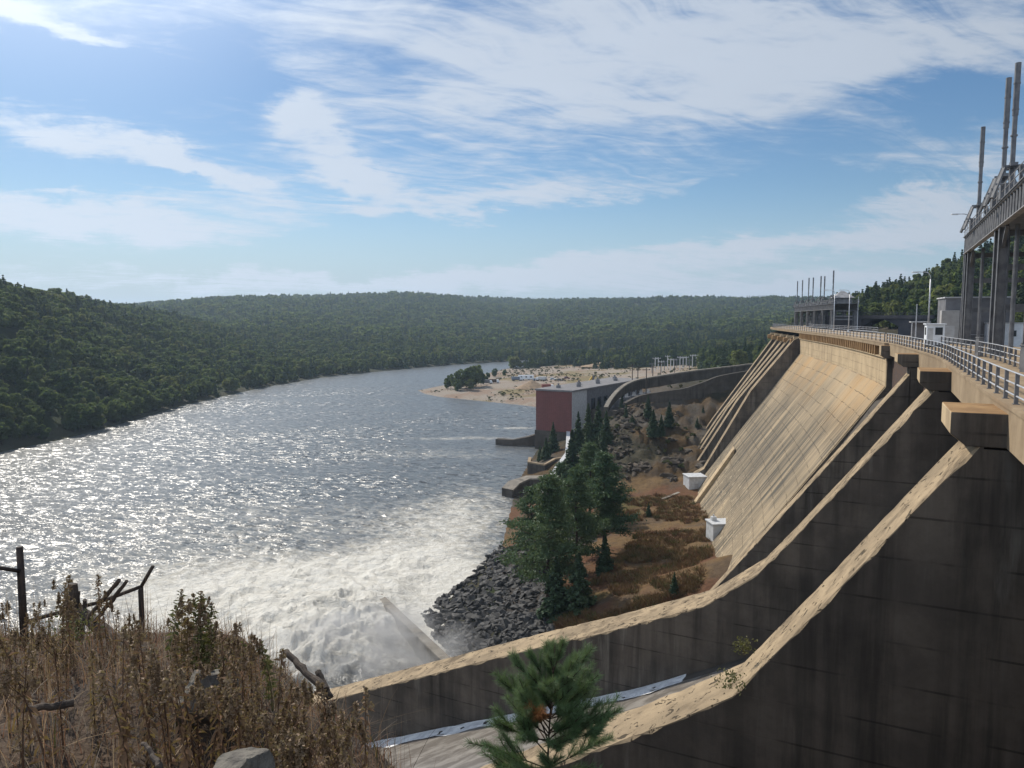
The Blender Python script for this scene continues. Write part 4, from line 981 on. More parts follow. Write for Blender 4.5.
def spl(pts, k=6):
    c = np.array([pts[0]] + list(pts) + [pts[-1]], float); out = []
    for i in range(1, len(c)-2):
        for t in np.linspace(0, 1, k, endpoint=False):
            out.append(0.5*((2*c[i])+(-c[i-1]+c[i+1])*t+(2*c[i-1]-5*c[i]+4*c[i+1]-c[i+2])*t*t+(-c[i-1]+3*c[i]-3*c[i+1]+c[i+2])*t**3))
    out.append(c[-2]); return out
wall_path('curved_retaining_wall', 'long curved concrete retaining wall with a pale top, sweeping down the slope behind the powerhouse', 'wall',
          [PY(*q) for q in spl([(608, 407, 250), (613, 398, 256), (622, 388, 264), (634, 381, 272), (652, 377, 282), (690, 371, 292), (728, 366.5, 296), (772, 361, 296)])], 1.5, 4.2, [M['dark'], M['grey']], 2.0)
wall_path('lower_retaining_wall', 'lower dark sloping retaining wall below the long curved wall', 'wall',
          [PY(*q) for q in spl([(626, 403, 244), (640, 396, 250), (660, 392, 252), (684, 388.5, 252), (704, 382, 253), (722, 375.5, 254), (760, 369, 256)])], 1.2, 6.0, [M['dark'], M['dark']], 0.8)
# powerhouse
C0 = PY(536, 390, 270); C1 = PY(572, 390, 263); C0[2] = C1[2] = 21.8
dvec = np.array([0.55, 0.835, 0]); Lp = 62.0
r = thing('powerhouse', 'tall red brick powerhouse with a flat grey roof on the river bank', 'powerhouse', (C0[0], C0[1], 0)); Lr = Vector((C0[0], C0[1], 0))
def ppart(mb, nm, mat): o = mb.build(nm, M[mat], r); o.location = -Lr; return o
def prism(c, z0, z1): mb = MB(); mb.hexa([(p[0], p[1], z0) for p in c], [(p[0], p[1], z1) for p in c]); return mb
ed = (C1-C0)/np.linalg.norm(C1-C0)
c1 = [C0, C1, C1+dvec*11.5, C0+dvec*11.5]; ppart(prism(c1, 7.0, 21.6), 'wall', 'brick')
gr = prism([C1+ed*0.01, C1+ed*0.03, C1+ed*0.03+dvec*11.4, C1+ed*0.01+dvec*11.4], 7.0, 21.6); ppart(gr, 'side_wall', 'hutgrey')
c2 = [C0+dvec*11.52, C1+dvec*11.52, C1+dvec*Lp, C0+dvec*Lp]; ppart(prism(c2, 2.0, 21.55), 'wall', 'clad')
o3 = 0.35; c3 = [C0-ed*o3-dvec*o3, C1+ed*o3-dvec*o3, C1+ed*o3+dvec*(Lp+o3), C0-ed*o3+dvec*(Lp+o3)]; ppart(prism(c3, 21.6, 22.2), 'roof', 'roof')
c4 = [C0-dvec*0.3-ed*0.3, C1-dvec*0.3, C1+dvec*12, C0+dvec*12]; ppart(prism(c4, -3.0, 7.0), 'base', 'dark')
for k in range(9):   # windows along the long side
    mb = MB(); q0 = C1+dvec*(15+k*5.2)+ed*0.06; mb.hexa([(*(q0)[:2], 9), (*(q0+ed*.05)[:2], 9), (*(q0+ed*.05+dvec*3)[:2], 9), (*(q0+dvec*3)[:2], 9)], [(*(q0)[:2], 18), (*(q0+ed*.05)[:2], 18), (*(q0+ed*.05+dvec*3)[:2], 18), (*(q0+dvec*3)[:2], 18)]); ppart(mb, 'window', 'glass')
for k in range(7):
    mb = MB(); q0 = (C0+C1)/2+dvec*(7+k*8)+ed*(2 if k % 2 else -2); mb.box((q0[0], q0[1], 22.7), (1.6, 1.6, 1.0)); mb.tube([(q0[0], q0[1], 23.1), (q0[0], q0[1], 23.9)], 0.35, 8); ppart(mb, 'roof_vent', 'clad')
# transformer bay on the long side of the powerhouse
for k in range(6):
    q0 = C1+dvec*(20+k*7.0)+ed*5.5; rr = thing('transformer', 'grey power transformer in the row beside the long wall of the powerhouse', 'transformer', (q0[0], q0[1], 14.0), math.atan2(dvec[1], dvec[0]), 'transformers beside the powerhouse')
    mb = MB(); mb.box((0,0,1.6), (3.6,2.4,3.2)); mb.build('tank', M['steel'], rr, bevel=0.08)
    for s in (-1, 1):
        mb = MB(); 
        for j in range(7): mb.box((-1.5+j*0.5, s*1.55, 1.6), (0.12, 0.6, 2.4))
        mb.build('radiator', M['steel'], rr)
    for j in range(3):
        mb = MB(); mb.tube([(-1.1+j*1.1,0,3.2), (-1.1+j*1.1,0,4.6)], [0.22, 0.1], 8); mb.build('bushing', M['hutgrey'], rr)
b0 = [C1+ed*0.5+dvec*14, C1+ed*12+dvec*14, C1+ed*12+dvec*Lp, C1+ed*0.5+dvec*Lp]
mb = prism(b0, 1.0, 14.0); tag(mb.build('transformer_yard', M['dark']), 'raised dark concrete yard under the transformers beside the powerhouse', 'yard')
# tailrace walls
def block_wall(label, pts, th, mats=('dark', 'dark'), name='tailrace_wall', z0=-2.5):
    return wall_path(name, label, 'wall', [Pz(*q) for q in pts], th, 9.0, [M[mats[0]], M[mats[1]]])
wall_path('tailrace_wall', 'low black concrete wall running from the powerhouse foot out into the river', 'wall', [Pz(495.5, 439, 2.2), Pz(512, 440, 2.2), Pz(528, 437, 3.4), Pz(548, 431, 5.5)], 2.6, 8.0, [M['dark'], M['dark']])
wall_path('quay_wall', 'squared dark quay wall with a tan coping beside the spruces at the shore', 'wall', [Pz(528.5, 457, 4.2), Pz(527.5, 461.5, 4.2), Pz(545, 464.5, 4.4), Pz(556, 458.5, 4.6), Pz(565, 457, 5)], 1.0, 9.0, [M['dark'], M['deck']])
wall_path('landing_wall', 'low dark concrete landing wall at the water edge below the big pines', 'wall', [Pz(513, 490, 2.2), Pz(520, 483, 3.6), Pz(530, 478.5, 4.0), Pz(545, 478, 4.6)], 4.0, 8.0, [M['dark'], M['grey']])
wall_path('path_wall', 'pale concrete path wall stepping down from the powerhouse to the shore', 'wall', [Pz(*q) for q in ((592, 413, 9.5), (580, 416, 9), (569, 420, 8.5), (566.5, 430, 7.5), (566, 442, 6.5), (565, 453, 5.6), (556, 465, 4.8), (546, 480, 4.6), (540, 492, 4.4))], 1.3, 4.0, [M['grey'], M['hutgrey']])

# switchyard, poles, crane, vehicles on the sand flat
GR = lambda px, py: ray_land(px, py)
k = 0
for i in range(18):
    px = 652 + i*3.1; p = PY(px, 368, 520 + (i % 3)*22); gz_ = float(land_z(p[0], p[1])[0])
    mb = MB(); h = 7.0 + (i*7 % 4); mb.bar((0,0,0), (0,0,h), 0.45); mb.bar((-2.0,0,h*0.92), (2.0,0,h*0.92), 0.3)
    for s in (-1.6, 0, 1.6): mb.tube([(s,0,h*0.92), (s,0,h*0.92+0.9)], 0.16, 6)
    o = mb.build('switchyard_post', M['hutgrey'] if i % 4 else M['steel']); o.location = (p[0], p[1], gz_-0.1); tag(o, 'pale switchyard post with short crossarm on the sand flat behind the curved wall', 'post', 'switchyard posts')
for i, (px, pyt, Y) in enumerate(((632.5, 364, 300), (638, 366, 305), (646.5, 368, 270), (653, 366, 320), (661, 362, 340), (675, 358, 420))):
    p = PY(px, pyt, Y); gz_ = float(land_z(p[0], p[1])[0]); h = p[2]-gz_
    mb = MB(); mb.tube([(0,0,-0.3), (0,0,h)], [0.22, 0.15], 8); mb.bar((-1.4,0,h-0.7), (1.4,0,h-0.7), 0.18)
    for s in (-1.2, 0, 1.2): mb.tube([(s,0,h-0.65), (s,0,h-0.3)], 0.08, 6)
    o = mb.build('power_pole', M['wood']); o.location = (p[0], p[1], gz_); tag(o, 'slim wooden power pole rising near the curved retaining wall', 'power pole', 'wooden power poles')
for (px, pyt, Y, lab) in ((690, 351, 640, 'left of two faint lattice pylons against the forest'), (680, 354, 640, 'shorter lattice pylon beside the switchyard'), (701, 352, 650, 'right of two faint lattice pylons against the forest')):
    p = PY(px, pyt, Y); gz_ = float(land_z(p[0], p[1])[0]); h = p[2]-gz_
    mb = MB(); w = 2.2
    for sx, sy in ((1,1),(1,-1),(-1,1),(-1,-1)): mb.bar((sx*w,sy*w,0), (sx*.3,sy*.3,h), 0.22)
    n = 7
    for j in range(n):
        f0, f1 = j/n, (j+1)/n; a0, a1 = w+(0.3-w)*f0, w+(0.3-w)*f1
        for s in (1, -1): mb.bar((-s*a0,-a0,h*f0), (s*a1,-a1,h*f1), 0.12); mb.bar((-a0,s*a0,h*f0), (-a1,-s*a1,h*f1), 0.12)
    for f in (0.80, 0.95): mb.bar((-4,0,h*f), (4,0,h*f), 0.22)
    o = mb.build('pylon', M['steel']); o.location = (p[0], p[1], gz_); tag(o, lab, 'pylon')
# crane with raised boom
p = PY(592, 383, 330); gz_ = 19.0; gz_ = float(land_z(p[0], p[1])[0])
r = thing('crane', 'yellow brown mobile crane with its boom angled down to the left, behind the powerhouse roof', 'crane', (p[0], p[1], max(gz_, 14.0)), 0.2)
mb = MB(); mb.box((0,0,1.2), (5,2.6,1.0)); mb.box((0.6,0,2.6), (3,2.2,1.8)); mb.build('body', M['steel'], r, bevel=0.1)
mb = MB(); mb.bar((0.5,0,3.2), (0.5,0,8.5), 0.9); mb.build('mast', M['steel'], r)
mb = MB(); mb.bar((0.5,0,8.3), (-3.2,0,3.2), 0.7); mb.build('boom', M['yellow'], r)
for sx in (-1.7, 1.7):
    for sy in (-1.2, 1.2):
        mb = MB(); mb.tube([(sx,sy-.2,0.5), (sx,sy+.2,0.5)], 0.55, 12); mb.build('wheel', M['tyre'], r)
def wheels(r, xs, w, rr=0.45):
    for x in xs:
        for s in (-1, 1):
            mb = MB(); mb.tube([(x, s*w-0.12, rr), (x, s*w+0.12, rr)], rr, 14); mb.build('wheel', M['tyre'], r)
def vehicle(kindv, px, py, rz, paint, label):
    p = GR(px, py); r = thing(kindv, label, {'parked_car': 'car', 'truck': 'truck', 'trailer': 'trailer'}[kindv], tuple(p), rz)
    if kindv == 'trailer':
        mb = MB(); mb.box((0,0,2.0), (11,2.7,2.8)); mb.build('body', M[paint], r, bevel=0.08)
        mb = MB(); mb.box((0,0,3.46), (11.2,2.9,0.12)); mb.build('roof', M['white'], r)
        for x in (-3.5, 0, 3.5):
            mb = MB(); mb.box((x,-1.37,2.3), (1.2,0.05,0.9)); mb.build('window', M['glass'], r)
        wheels(r, (-2, 2), 1.1)
    elif kindv == 'truck':
        mb = MB(); mb.box((-1.2,0,2.0), (5.6,2.4,2.0)); mb.build('cargo_box', M[paint], r, bevel=0.06)
        mb = MB(); mb.hexa([(1.8,-1.15,.6),(4.0,-1.15,.6),(4.0,1.15,.6),(1.8,1.15,.6)], [(1.8,-1.1,2.6),(3.3,-1.1,2.6),(3.3,1.1,2.6),(1.8,1.1,2.6)]); mb.build('cab', M['white'], r, bevel=0.08)
        mb = MB(); mb.box((0,0,0.8), (7.6,1.0,0.35)); mb.build('chassis', M['tyre'], r)
        mb = MB(); mb.hexa([(3.72,-1.0,1.6),(3.76,-1.0,1.6),(3.76,1.0,1.6),(3.72,1.0,1.6)], [(3.36,-.95,2.45),(3.40,-.95,2.45),(3.40,.95,2.45),(3.36,.95,2.45)]); mb.build('windscreen', M['glass'], r)
        wheels(r, (-2.8, 2.7), 1.1, 0.5)
    else:
        mb = MB(); mb.hexa([(-2.2,-.9,.4),(2.2,-.9,.4),(2.2,.9,.4),(-2.2,.9,.4)], [(-2.2,-.88,1.0),(2.2,-.88,.92),(2.2,.88,.92),(-2.2,.88,1.0)]); mb.build('body', M[paint], r, bevel=0.12)
        mb = MB(); mb.hexa([(-2.0,-.82,1.0),(1.0,-.82,.97),(1.0,.82,.97),(-2.0,.82,1.0)], [(-1.6,-.7,1.65),(0.3,-.7,1.65),(0.3,.7,1.65),(-1.6,.7,1.65)]); mb.build('cabin', M['glass'], r, bevel=0.08)
        mb = MB(); mb.box((-0.65,0,1.68), (1.8,1.3,0.06)); mb.build('roof', M[paint], r, bevel=0.02)
        wheels(r, (-1.4, 1.4), 0.85, 0.33)
vehicle('trailer', 526, 380, 0.1, 'white', 'long white office trailer on the sand flat beyond the river bend')
vehicle('truck', 517, 381, 0.4, 'bluegrey', 'dark truck parked at the left end of the white trailer')
vehicle('truck', 541, 381, 2.6, 'hutgrey', 'grey box truck right of the white trailer')
vehicle('truck', 548, 389, 0.2, 'redpaint', 'rust red truck nearest the powerhouse on the sand flat')
vehicle('parked_car', 553, 380, 0.1, 'white', 'white car right of the grey box truck')
vehicle('parked_car', 536, 381, 0.3, 'bluegrey', 'blue grey car just right of the white trailer')
vehicle('parked_car', 560, 381, 0.0, 'steel', 'dark car at the right end of the parked row on the sand')
vehicle('truck', 487, 384, 0.2, 'steel', 'dark truck standing left among the bushes of the sand spit')
vehicle('truck', 494, 383.5, 0.1, 'rust', 'brown truck right beside the dark truck on the sand spit')
vehicle('parked_car', 567, 379, 0.4, 'redpaint', 'red car alone near the powerhouse roof edge')
# sand heap
def heap(px, py, rx, h, label):
    p = GR(px, py); n, mN = 40, 12; V = [(0, 0, h)]; Fq = []
    aa = np.linspace(0, 2*np.pi, n, endpoint=False)
    for j in range(1, mN+1):
        f = j/mN; rj = rx*f*(1+0.25*fbm(np.cos(aa)*2+7, np.sin(aa)*2+3, int(px), 3)); z = h*(1-f)**1.15 + 0.3*fbm(aa*3, aa*0+f*5, 5, 2)*(1-f)
        V += [(rj[i]*math.cos(aa[i])*1.5, rj[i]*math.sin(aa[i]), z[i]-0.3*(j == mN)) for i in range(n)]
    mb = MB(); mb.v = V
    for i in range(n): mb.f.append((0, 1+i, 1+(i+1) % n)); mb.mi.append(0)
    for j in range(mN-1):
        for i in range(n): a0 = 1+j*n; mb.f.append((a0+i, a0+n+i, a0+n+(i+1) % n, a0+(i+1) % n)); mb.mi.append(0)
    o = mb.build('sand_heap', M['sand'], smooth=True); o.location = tuple(p); tag(o, label, 'sand heap')
M['sand'] = simple('heaped sand', (0.30, 0.215, 0.135), (0.22, 0.155, 0.10), 0.6, 0.95, 0.1, 2)
heap(532, 388, 7, 5.0, 'tall brown sand heap just left of the powerhouse roof')
heap(610, 366, 16, 5.0, 'long pale grassy sand mound at the foot of the dark forest')
heap(596, 386, 6, 3.0, 'low sand heap behind the powerhouse roof')
# ------------------------------------------------------------------ trees
def cards(C, N, size, aspect=1.0, rng=RNG, spin=True):
    """quads centred on C (n,3) facing N (n,3) with edge size (n,)"""
    n = len(C); N = N/np.maximum(np.linalg.norm(N, axis=1, keepdims=True), 1e-6)
    r = rng.normal(size=(n, 3)); X = np.cross(N, r); X /= np.maximum(np.linalg.norm(X, axis=1, keepdims=True), 1e-6); Yv = np.cross(N, X)
    s = size[:, None]*0.5; X = X*s; Yv = Yv*s*aspect
    bend = N*s*0.35
    V = np.stack([C-X-Yv-bend, C+X-Yv*0.6, C+X*0.8+Yv-bend, C-X*0.7+Yv*1.1], 1).reshape(-1, 3)
    return V, np.arange(4*n).reshape(-1, 4)
def broadleaf(seed, nl, per, card, h=1.0, w=0.42, rng=None):
    """crown of a deciduous tree, 1 m high, base at 0"""
    g = np.random.default_rng(seed); CC, NN, SS = [], [], []
    for i in range(nl):
        f = g.random()**0.8; z = 0.18+0.72*f
        rad_ = w*math.sin(math.pi*min(max((z-0.02)/1.05, 0.05), 0.97))**0.7; a = g.random()*2*math.pi; rr = rad_*math.sqrt(g.random())*0.82
        c = np.array([rr*math.cos(a), rr*math.sin(a), z]); lr = w*(0.30+0.24*g.random())*(1.1-0.5*f)
        d = g.normal(size=(per, 3)); d[:, 2] += 0.35; d /= np.linalg.norm(d, axis=1, keepdims=True)
        k = (0.70+0.38*g.random(per))[:, None]
        CC.append(c + d*lr*k*np.array([1.0, 1.0, 0.85])); NN.append(d + g.normal(size=(per, 3))*0.28); SS.append(card*(0.6+0.8*g.random(per)))
    return cards(np.concatenate(CC), np.concatenate(NN), np.concatenate(SS), 0.8, g)
def spruce(seed, levels, nb, per, h=1.0, w=0.2, droop=0.25, gap=0.0, irr=0.2, base=0.06, powr=0.9, card=0.045):
    g = np.random.default_rng(seed); CC, NN, SS = [], [], []
    for i in range(levels):
        f = i/(levels-1); z = base+(0.985-base)*f; R = w*(1-f)**powr*(1+irr*(g.random()-0.5)*2)+0.008
        for b in range(max(3, int(nb*(1-0.5*f)))):
            if g.random() < gap: continue
            a = g.random()*2*math.pi; Rb = R*(1-irr*g.random()); tz = g.normal()*0.012
            s = (g.random(per)**0.75); lat = g.normal(size=per)*Rb*0.15*(1.1-s)
            x = s*Rb; zz = z+tz - droop*Rb*s**1.3 + 0.25*Rb*s*s*(1 if droop < 0.2 else 0.45) + g.normal(size=per)*0.008
            ca, sa = math.cos(a), math.sin(a)
            CC.append(np.stack([x*ca-lat*sa, x*sa+lat*ca, zz], 1))
            n = g.normal(size=(per, 3))*0.5; n[:, 2] += 0.75; n[:, 0] += ca*0.5; n[:, 1] += sa*0.5
            NN.append(n); SS.append(card*(0.6+0.7*g.random(per))*(1.15-0.5*f))
    return cards(np.concatenate(CC), np.concatenate(NN), np.concatenate(SS), 0.7, g)
def white_pine(seed, card=0.036):
    """tall pine: bare lower stem, plates of foliage at the ends of level limbs"""
    g = np.random.default_rng(seed); CC, NN, SS, limbs = [], [], [], []
    z = 0.24
    while z < 0.97:
        f = (z-0.24)/0.73; R = 0.235*(0.55+0.75*math.sin(math.pi*min(1, 0.30+0.70*f)))*(1-0.80*f)
        nbr = g.integers(4, 7); a0 = g.random()*6.28
        for b in range(nbr):
            if g.random() < 0.12: continue
            a = a0+b*6.28/nbr+g.normal()*0.3; L = R*(0.6+0.55*g.random()); up = 0.10+0.45*f+0.08*g.normal()
            p1 = np.array([math.cos(a)*L, math.sin(a)*L, z+L*up]); limbs.append((z, p1))
            for c in range(int(3+4*(1-f))):
                s = 0.35+0.70*g.random(); side = g.normal()*0.16*L
                c0 = np.array([math.cos(a)*L*s-math.sin(a)*side, math.sin(a)*L*s+math.cos(a)*side, z+L*up*s*s+0.015*g.normal()+0.012])
                per = 40; d = g.normal(size=(per, 3))*np.array([0.030, 0.030, 0.011])*(1.2-0.4*f)
                CC.append(c0+d); n = g.normal(size=(per, 3))*0.75; n[:, 2] += 0.6; NN.append(n); SS.append(card*(0.5+0.6*g.random(per)))
        z += 0.06+0.03*g.random()
    V, F = cards(np.concatenate(CC), np.concatenate(NN), np.concatenate(SS), 0.26, g)
    return V, F, limbs
def trunk_mesh(r0, h, limbs=(), wob=0.0, seed=1):
    mb = MB(); g = random.Random(seed); n = 7
    pts = [(wob*math.sin(i*1.3+seed)*i/n, wob*math.cos(i*1.7+seed)*i/n, h*i/n-0.02*(i == 0)) for i in range(n+1)]
    mb.tube(pts, [r0*(1-0.88*i/n) for i in range(n+1)], 7)
    for z, p1 in limbs: mb.tube([(0, 0, z), tuple(p1*np.array([.5, .5, 1])+np.array([0, 0, (z-p1[2])*0.55])), tuple(p1)], [r0*0.30, r0*0.2, r0*0.08], 4)
    o = mb.build('trunk_proto', M['bark'], smooth=True); me = o.data; bpy.data.objects.remove(o); me.name = 'trunk'; return me
def crown_mesh(VF, mat): me = np_mesh('crown', VF[0], VF[1], (mat,)); return me
# prototypes for things
SPRU = [crown_mesh(spruce(i+11, 24, 13, 20, w=w, gap=0.08), M['needle']) for i, w in enumerate((0.20, 0.25, 0.16))]
SPT = trunk_mesh(0.018, 0.95)
WP, WPT = [], []
for i in range(4):
    V, F, lim = white_pine(100+i); WP.append(crown_mesh((V, F), M['needle2'])); WPT.append(trunk_mesh(0.016, 0.96, lim, 0.01, i))
BL = [crown_mesh(broadleaf(200+i, 26, 60, 0.075, w=0.36+0.05*i), M['leaf']) for i in range(3)]
BLT = trunk_mesh(0.02, 0.8, [(0.2, np.array([.15, .1, .5])), (0.3, np.array([-.16, .05, .6])), (0.28, np.array([.02, -.17, .55]))], 0.02)
def tree(name, crown, trunk, p, h, label, cat='tree', group=None, wide=1.0):
    r = thing(name, label, cat, (p[0], p[1], p[2]-0.15), random.random()*6.28, group); r.scale = (h*wide, h*wide, h)
    link('trunk', trunk, r); link('crown', crown, r); return r
def tree_px(kindt, px, pyb, pyt, label, k=0, wide=1.0, group=None, name=None):
    p = ray_land(px, pyb)
    if kindt == 'ridge': p = PY(px, 292, 425); p[2] = float(land_z(p[0], p[1])[0])-1.5; kindt = 'spruce'
    Y = p[1]; top = PY(px, pyt, Y)[2]; h = max(1.0, top-p[2])
    if kindt == 'spruce': return tree(name or 'spruce_tree', SPRU[k % 3], SPT, p, h, label, 'tree', group, wide)
    if kindt == 'pine': return tree(name or 'pine_tree', WP[k % 4], WPT[k % 4], p, h, label, 'tree', group, wide)
    return tree(name or 'broadleaf_tree', BL[k % 3], BLT, p, h, label, 'tree', group, wide)
for a in (
    ('pine', 548, 604, 470, 'tall white pine at the left of the big clump, above the riprap bank', 0, 1.0),
    ('pine', 604, 552, 452, 'wide white pine with a pale bare trunk, right side of the big clump', 1, 1.25),
    ('pine', 576, 575, 462, 'narrow white pine in the middle of the big clump, behind the two outer ones', 2, 1.0),
    ('pine', 532, 568, 482, 'shorter white pine leaning over the water edge at the left of the clump', 3, 1.25),
    ('pine', 590, 520, 440, 'white pine at the back of the big clump toward the powerhouse', 0, 1.1),
    ('pine', 560, 528, 462, 'white pine behind the left trees of the clump', 1, 1.2),
    ('spruce', 579, 612, 552, 'dark bushy spruce at the foot of the big pine clump', 1, 1.3),
    ('spruce', 556, 618, 556, 'dark spruce lowest of the clump, beside the riprap', 0, 1.5),
    ('spruce', 605, 574, 534, 'lone cone shaped spruce casting a long shadow on the dry grass', 1, 1.15),
    ('spruce', 648.5, 517, 502, 'tiny spruce alone on the dry grass below the valve huts', 1, 1.1),
    ('spruce', 674, 597, 571, 'small spruce close behind the tan topped chute wall', 1, 1.0),
    ('spruce', 553, 452, 422, 'spruce in front of the brick powerhouse wall, right of its neighbour', 0, 1.2),
    ('spruce', 546, 460, 437, 'small spruce on the quay in front of the powerhouse base', 1, 1.2),
    ('spruce', 540, 461, 444, 'smallest spruce on the quay, nearest the water', 2, 1.3),
    ('spruce', 578, 452, 412, 'slim spruce right of the pale path wall', 0, 1.1), ('spruce', 588, 446, 404, 'tall slim spruce against the pale side of the powerhouse', 2, 1.3),
    ('spruce', 598, 440, 402, 'spruce left of the lower end of the curved wall', 0, 1.2), ('spruce', 606, 446, 410, 'spruce just below the lower end of the curved wall', 1, 1.0),
    ('spruce', 572, 478, 430, 'dark spruce beside the lower path wall', 0, 1.3), ('spruce', 588, 470, 425, 'broad spruce behind the white pine clump', 1, 1.1), ('spruce', 603, 468, 430, 'spruce at the shaded cutting right of the pine clump', 0, 1.2), ('spruce', 596, 490, 438, 'tall spruce rising directly behind the white pine clump', 2, 1.5),
    ('spruce', 648, 418, 395, 'dark spruce on the rocky slope under the lower retaining wall', 1, 1.1), ('spruce', 653, 437, 409, 'bushy spruce on the rocky slope below its taller neighbour', 1, 1.2), ('spruce', 669, 431, 401, 'tallest spruce on the rocky slope', 0, 1.3), ('spruce', 661, 438, 414, 'spruce squeezed between two larger ones on the rocky slope', 1, 1.0),
    ('spruce', 632, 425, 414, 'small round spruce alone on the pale rock of the slope', 1, 1.5), ('spruce', 697, 428, 417, 'small spruce at the edge of the shaded slope', 1, 1.2), ('spruce', 703, 414, 405, 'little spruce high on the slope near the far piers', 0, 1.2), ('spruce', 622, 409, 394, 'spruce beside the lower end of the curved wall', 0, 1.2), ('spruce', 626, 418, 403, 'slim spruce below the end of the curved wall', 2, 1.3),
    ('ridge', 905, 300, 284, 'lone pointed spruce standing up from the ridge of the right hill', 0, 1.1),
    ):
    tree_px(*a[:5], k=a[5], wide=a[6])
# trees on the spit
for i, (px, pyb, pyt) in enumerate(((451, 389, 373), (456, 390, 371), (461, 388.5, 369), (466, 390, 368), (471, 388, 366), (476, 387, 364.5), (481, 386, 370), (487, 382.5, 372), (495, 377, 368), (505, 377, 369), (447, 389, 377), (458, 391, 379), (470, 391, 378))):
    tree_px('broadleaf', px, pyb, pyt, 'green broadleaf tree in the small grove on the sand spit' if i not in (8, 9) else ('small round tree alone between the spit grove and the trailer' if i == 8 else 'small tree nearest the trailer at the back channel'), k=i, wide=0.85, group='trees of the spit grove' if i not in (8, 9) else None)
# front row of the left wooded shore and the tree line behind the sand
HID = []
def proto_obj(name, me): o = bpy.data.objects.new(name, me); HID.append(o); return o
def scatter(name, pts, scl, rot, proto, label=None):
    me = bpy.data.meshes.new(name); me.vertices.add(len(pts)); me.vertices.foreach_set('co', np.asarray(pts, np.float32).ravel())
    for nm, v in (('scl', scl), ('rot', rot)):
        a = me.attributes.new(nm, 'FLOAT_VECTOR', 'POINT'); a.data.foreach_set('vector', np.asarray(v, np.float32).ravel())
    o = link(name, me); kind(o, 'stuff')
    ng = bpy.data.node_groups.new(name, 'GeometryNodeTree')
    ng.interface.new_socket('Geometry', in_out='INPUT', socket_type='NodeSocketGeometry'); ng.interface.new_socket('Geometry', in_out='OUTPUT', socket_type='NodeSocketGeometry')
    N = ng.nodes; gi = N.new('NodeGroupInput'); go = N.new('NodeGroupOutput'); ip = N.new('GeometryNodeInstanceOnPoints'); oi = N.new('GeometryNodeObjectInfo'); oi.inputs['Object'].default_value = proto
    L = ng.links; L.new(gi.outputs[0], ip.inputs['Points']); L.new(oi.outputs['Geometry'], ip.inputs['Instance'])
    for nm, sk in (('rot', 'Rotation'), ('scl', 'Scale')):
        na_ = N.new('GeometryNodeInputNamedAttribute'); na_.data_type = 'FLOAT_VECTOR'; na_.inputs['Name'].default_value = nm; L.new(na_.outputs['Attribute'], ip.inputs[sk])
    L.new(ip.outputs[0], go.inputs[0])
    mod = o.modifiers.new('scatter', 'NODES'); mod.node_group = ng; return o
hill = [proto_obj('p%d' % i, crown_mesh(broadleaf(300+i, 16, 52, 0.10, w=0.40+0.04*i), M['leaf'])) for i in range(4)]
hillc = [proto_obj('c%d' % i, crown_mesh(spruce(320+i, 12, 8, 9, w=0.2, card=0.09), M['needle'])) for i in range(2)]
farp = [proto_obj('f%d' % i, crown_mesh(broadleaf(340+i, 9, 16, 0.24, w=0.46), M['leaf'])) for i in range(3)]
M['needle_far'] = M['needle']
N0 = 150000
pa_ = RNG.uniform(rad(-40), rad(40), N0); pr_ = np.sqrt(RNG.uniform(230**2, 2750**2, N0))
# denser near
pa2 = RNG.uniform(rad(-40), rad(40), 90000); pr2 = np.sqrt(RNG.uniform(220**2, 1000**2, 90000))
pa_ = np.concatenate([pa_, pa2]); pr_ = np.concatenate([pr_, pr2])
X, Y = np.sin(pa_)*pr_, np.cos(pa_)*pr_; Z, D = land_z(X, Y); PX = tpx(X, Y)
ok = (D > 2.5)
spit = (PX > 405) & (PX < 772) & (pr_ < np.interp(PX, [560, 600, 690, 715, 740], [690, 615, 600, 430, 390])); ok &= ~spit
midr = (PX > 500) & (pr_ < 330) & (X - AX(np.clip(Y, 0, 395)) < 14); ok &= ~midr
ok &= ~((np.abs(X - AX(np.clip(Y, 0, 395))) < 20) & (Y < 400))
up_ = (X - AX(np.clip(Y, 0, 395)) > 0) & (Y < 460); ok &= ~(up_ & (Z < 43.0))
ok &= np.where((PX > 770) & (pr_ < 240), False, True)
# thin by distance so that crowns just touch
sp_ = np.interp(pr_, [230, 600, 1200, 2600], [4.7, 5.6, 8.6, 12.0]); dens_ = np.where(pr_ < 1000, (N0/(rad(80)/2*(2750**2-230**2)) + 90000/(rad(80)/2*(1000**2-220**2))), N0/(rad(80)/2*(2750**2-230**2)))
ok &= RNG.random(len(X)) < 1.0/(sp_**2*dens_)
# not behind the ridges (nothing of them shows)
X, Y, Z, PR, PXv, D = X[ok], Y[ok], Z[ok], pr_[ok], PX[ok], D[ok]
vis = np.ones(len(X), bool)
for f in np.linspace(0.25, 0.985, 26):
    zz, _ = land_z(X*f, Y*f); sight = CAMZ + (Z+16-CAMZ)*f; vis &= zz < sight
X, Y, Z, PR, PXv, D = X[vis], Y[vis], Z[vis], PR[vis], PXv[vis], D[vis]
print('forest trees', len(X), (PR < 1000).sum())
H = np.interp(PR, [230, 1000, 2500], [8.6, 9.8, 12.5])*(0.50+0.85*RNG.random(len(X))**1.3)*(0.85+0.3*fbm(X/40, Y/40, 77, 2))
con = RNG.random(len(X)) < np.where(PXv > 540, np.where(PR < 900, 0.62, 0.36), 0.30) * (0.5+fbm(X/70, Y/70, 78, 2))
con |= (PXv > 800) & (PR < 700) & (RNG.random(len(X)) < 0.2)
near = PR < 1000
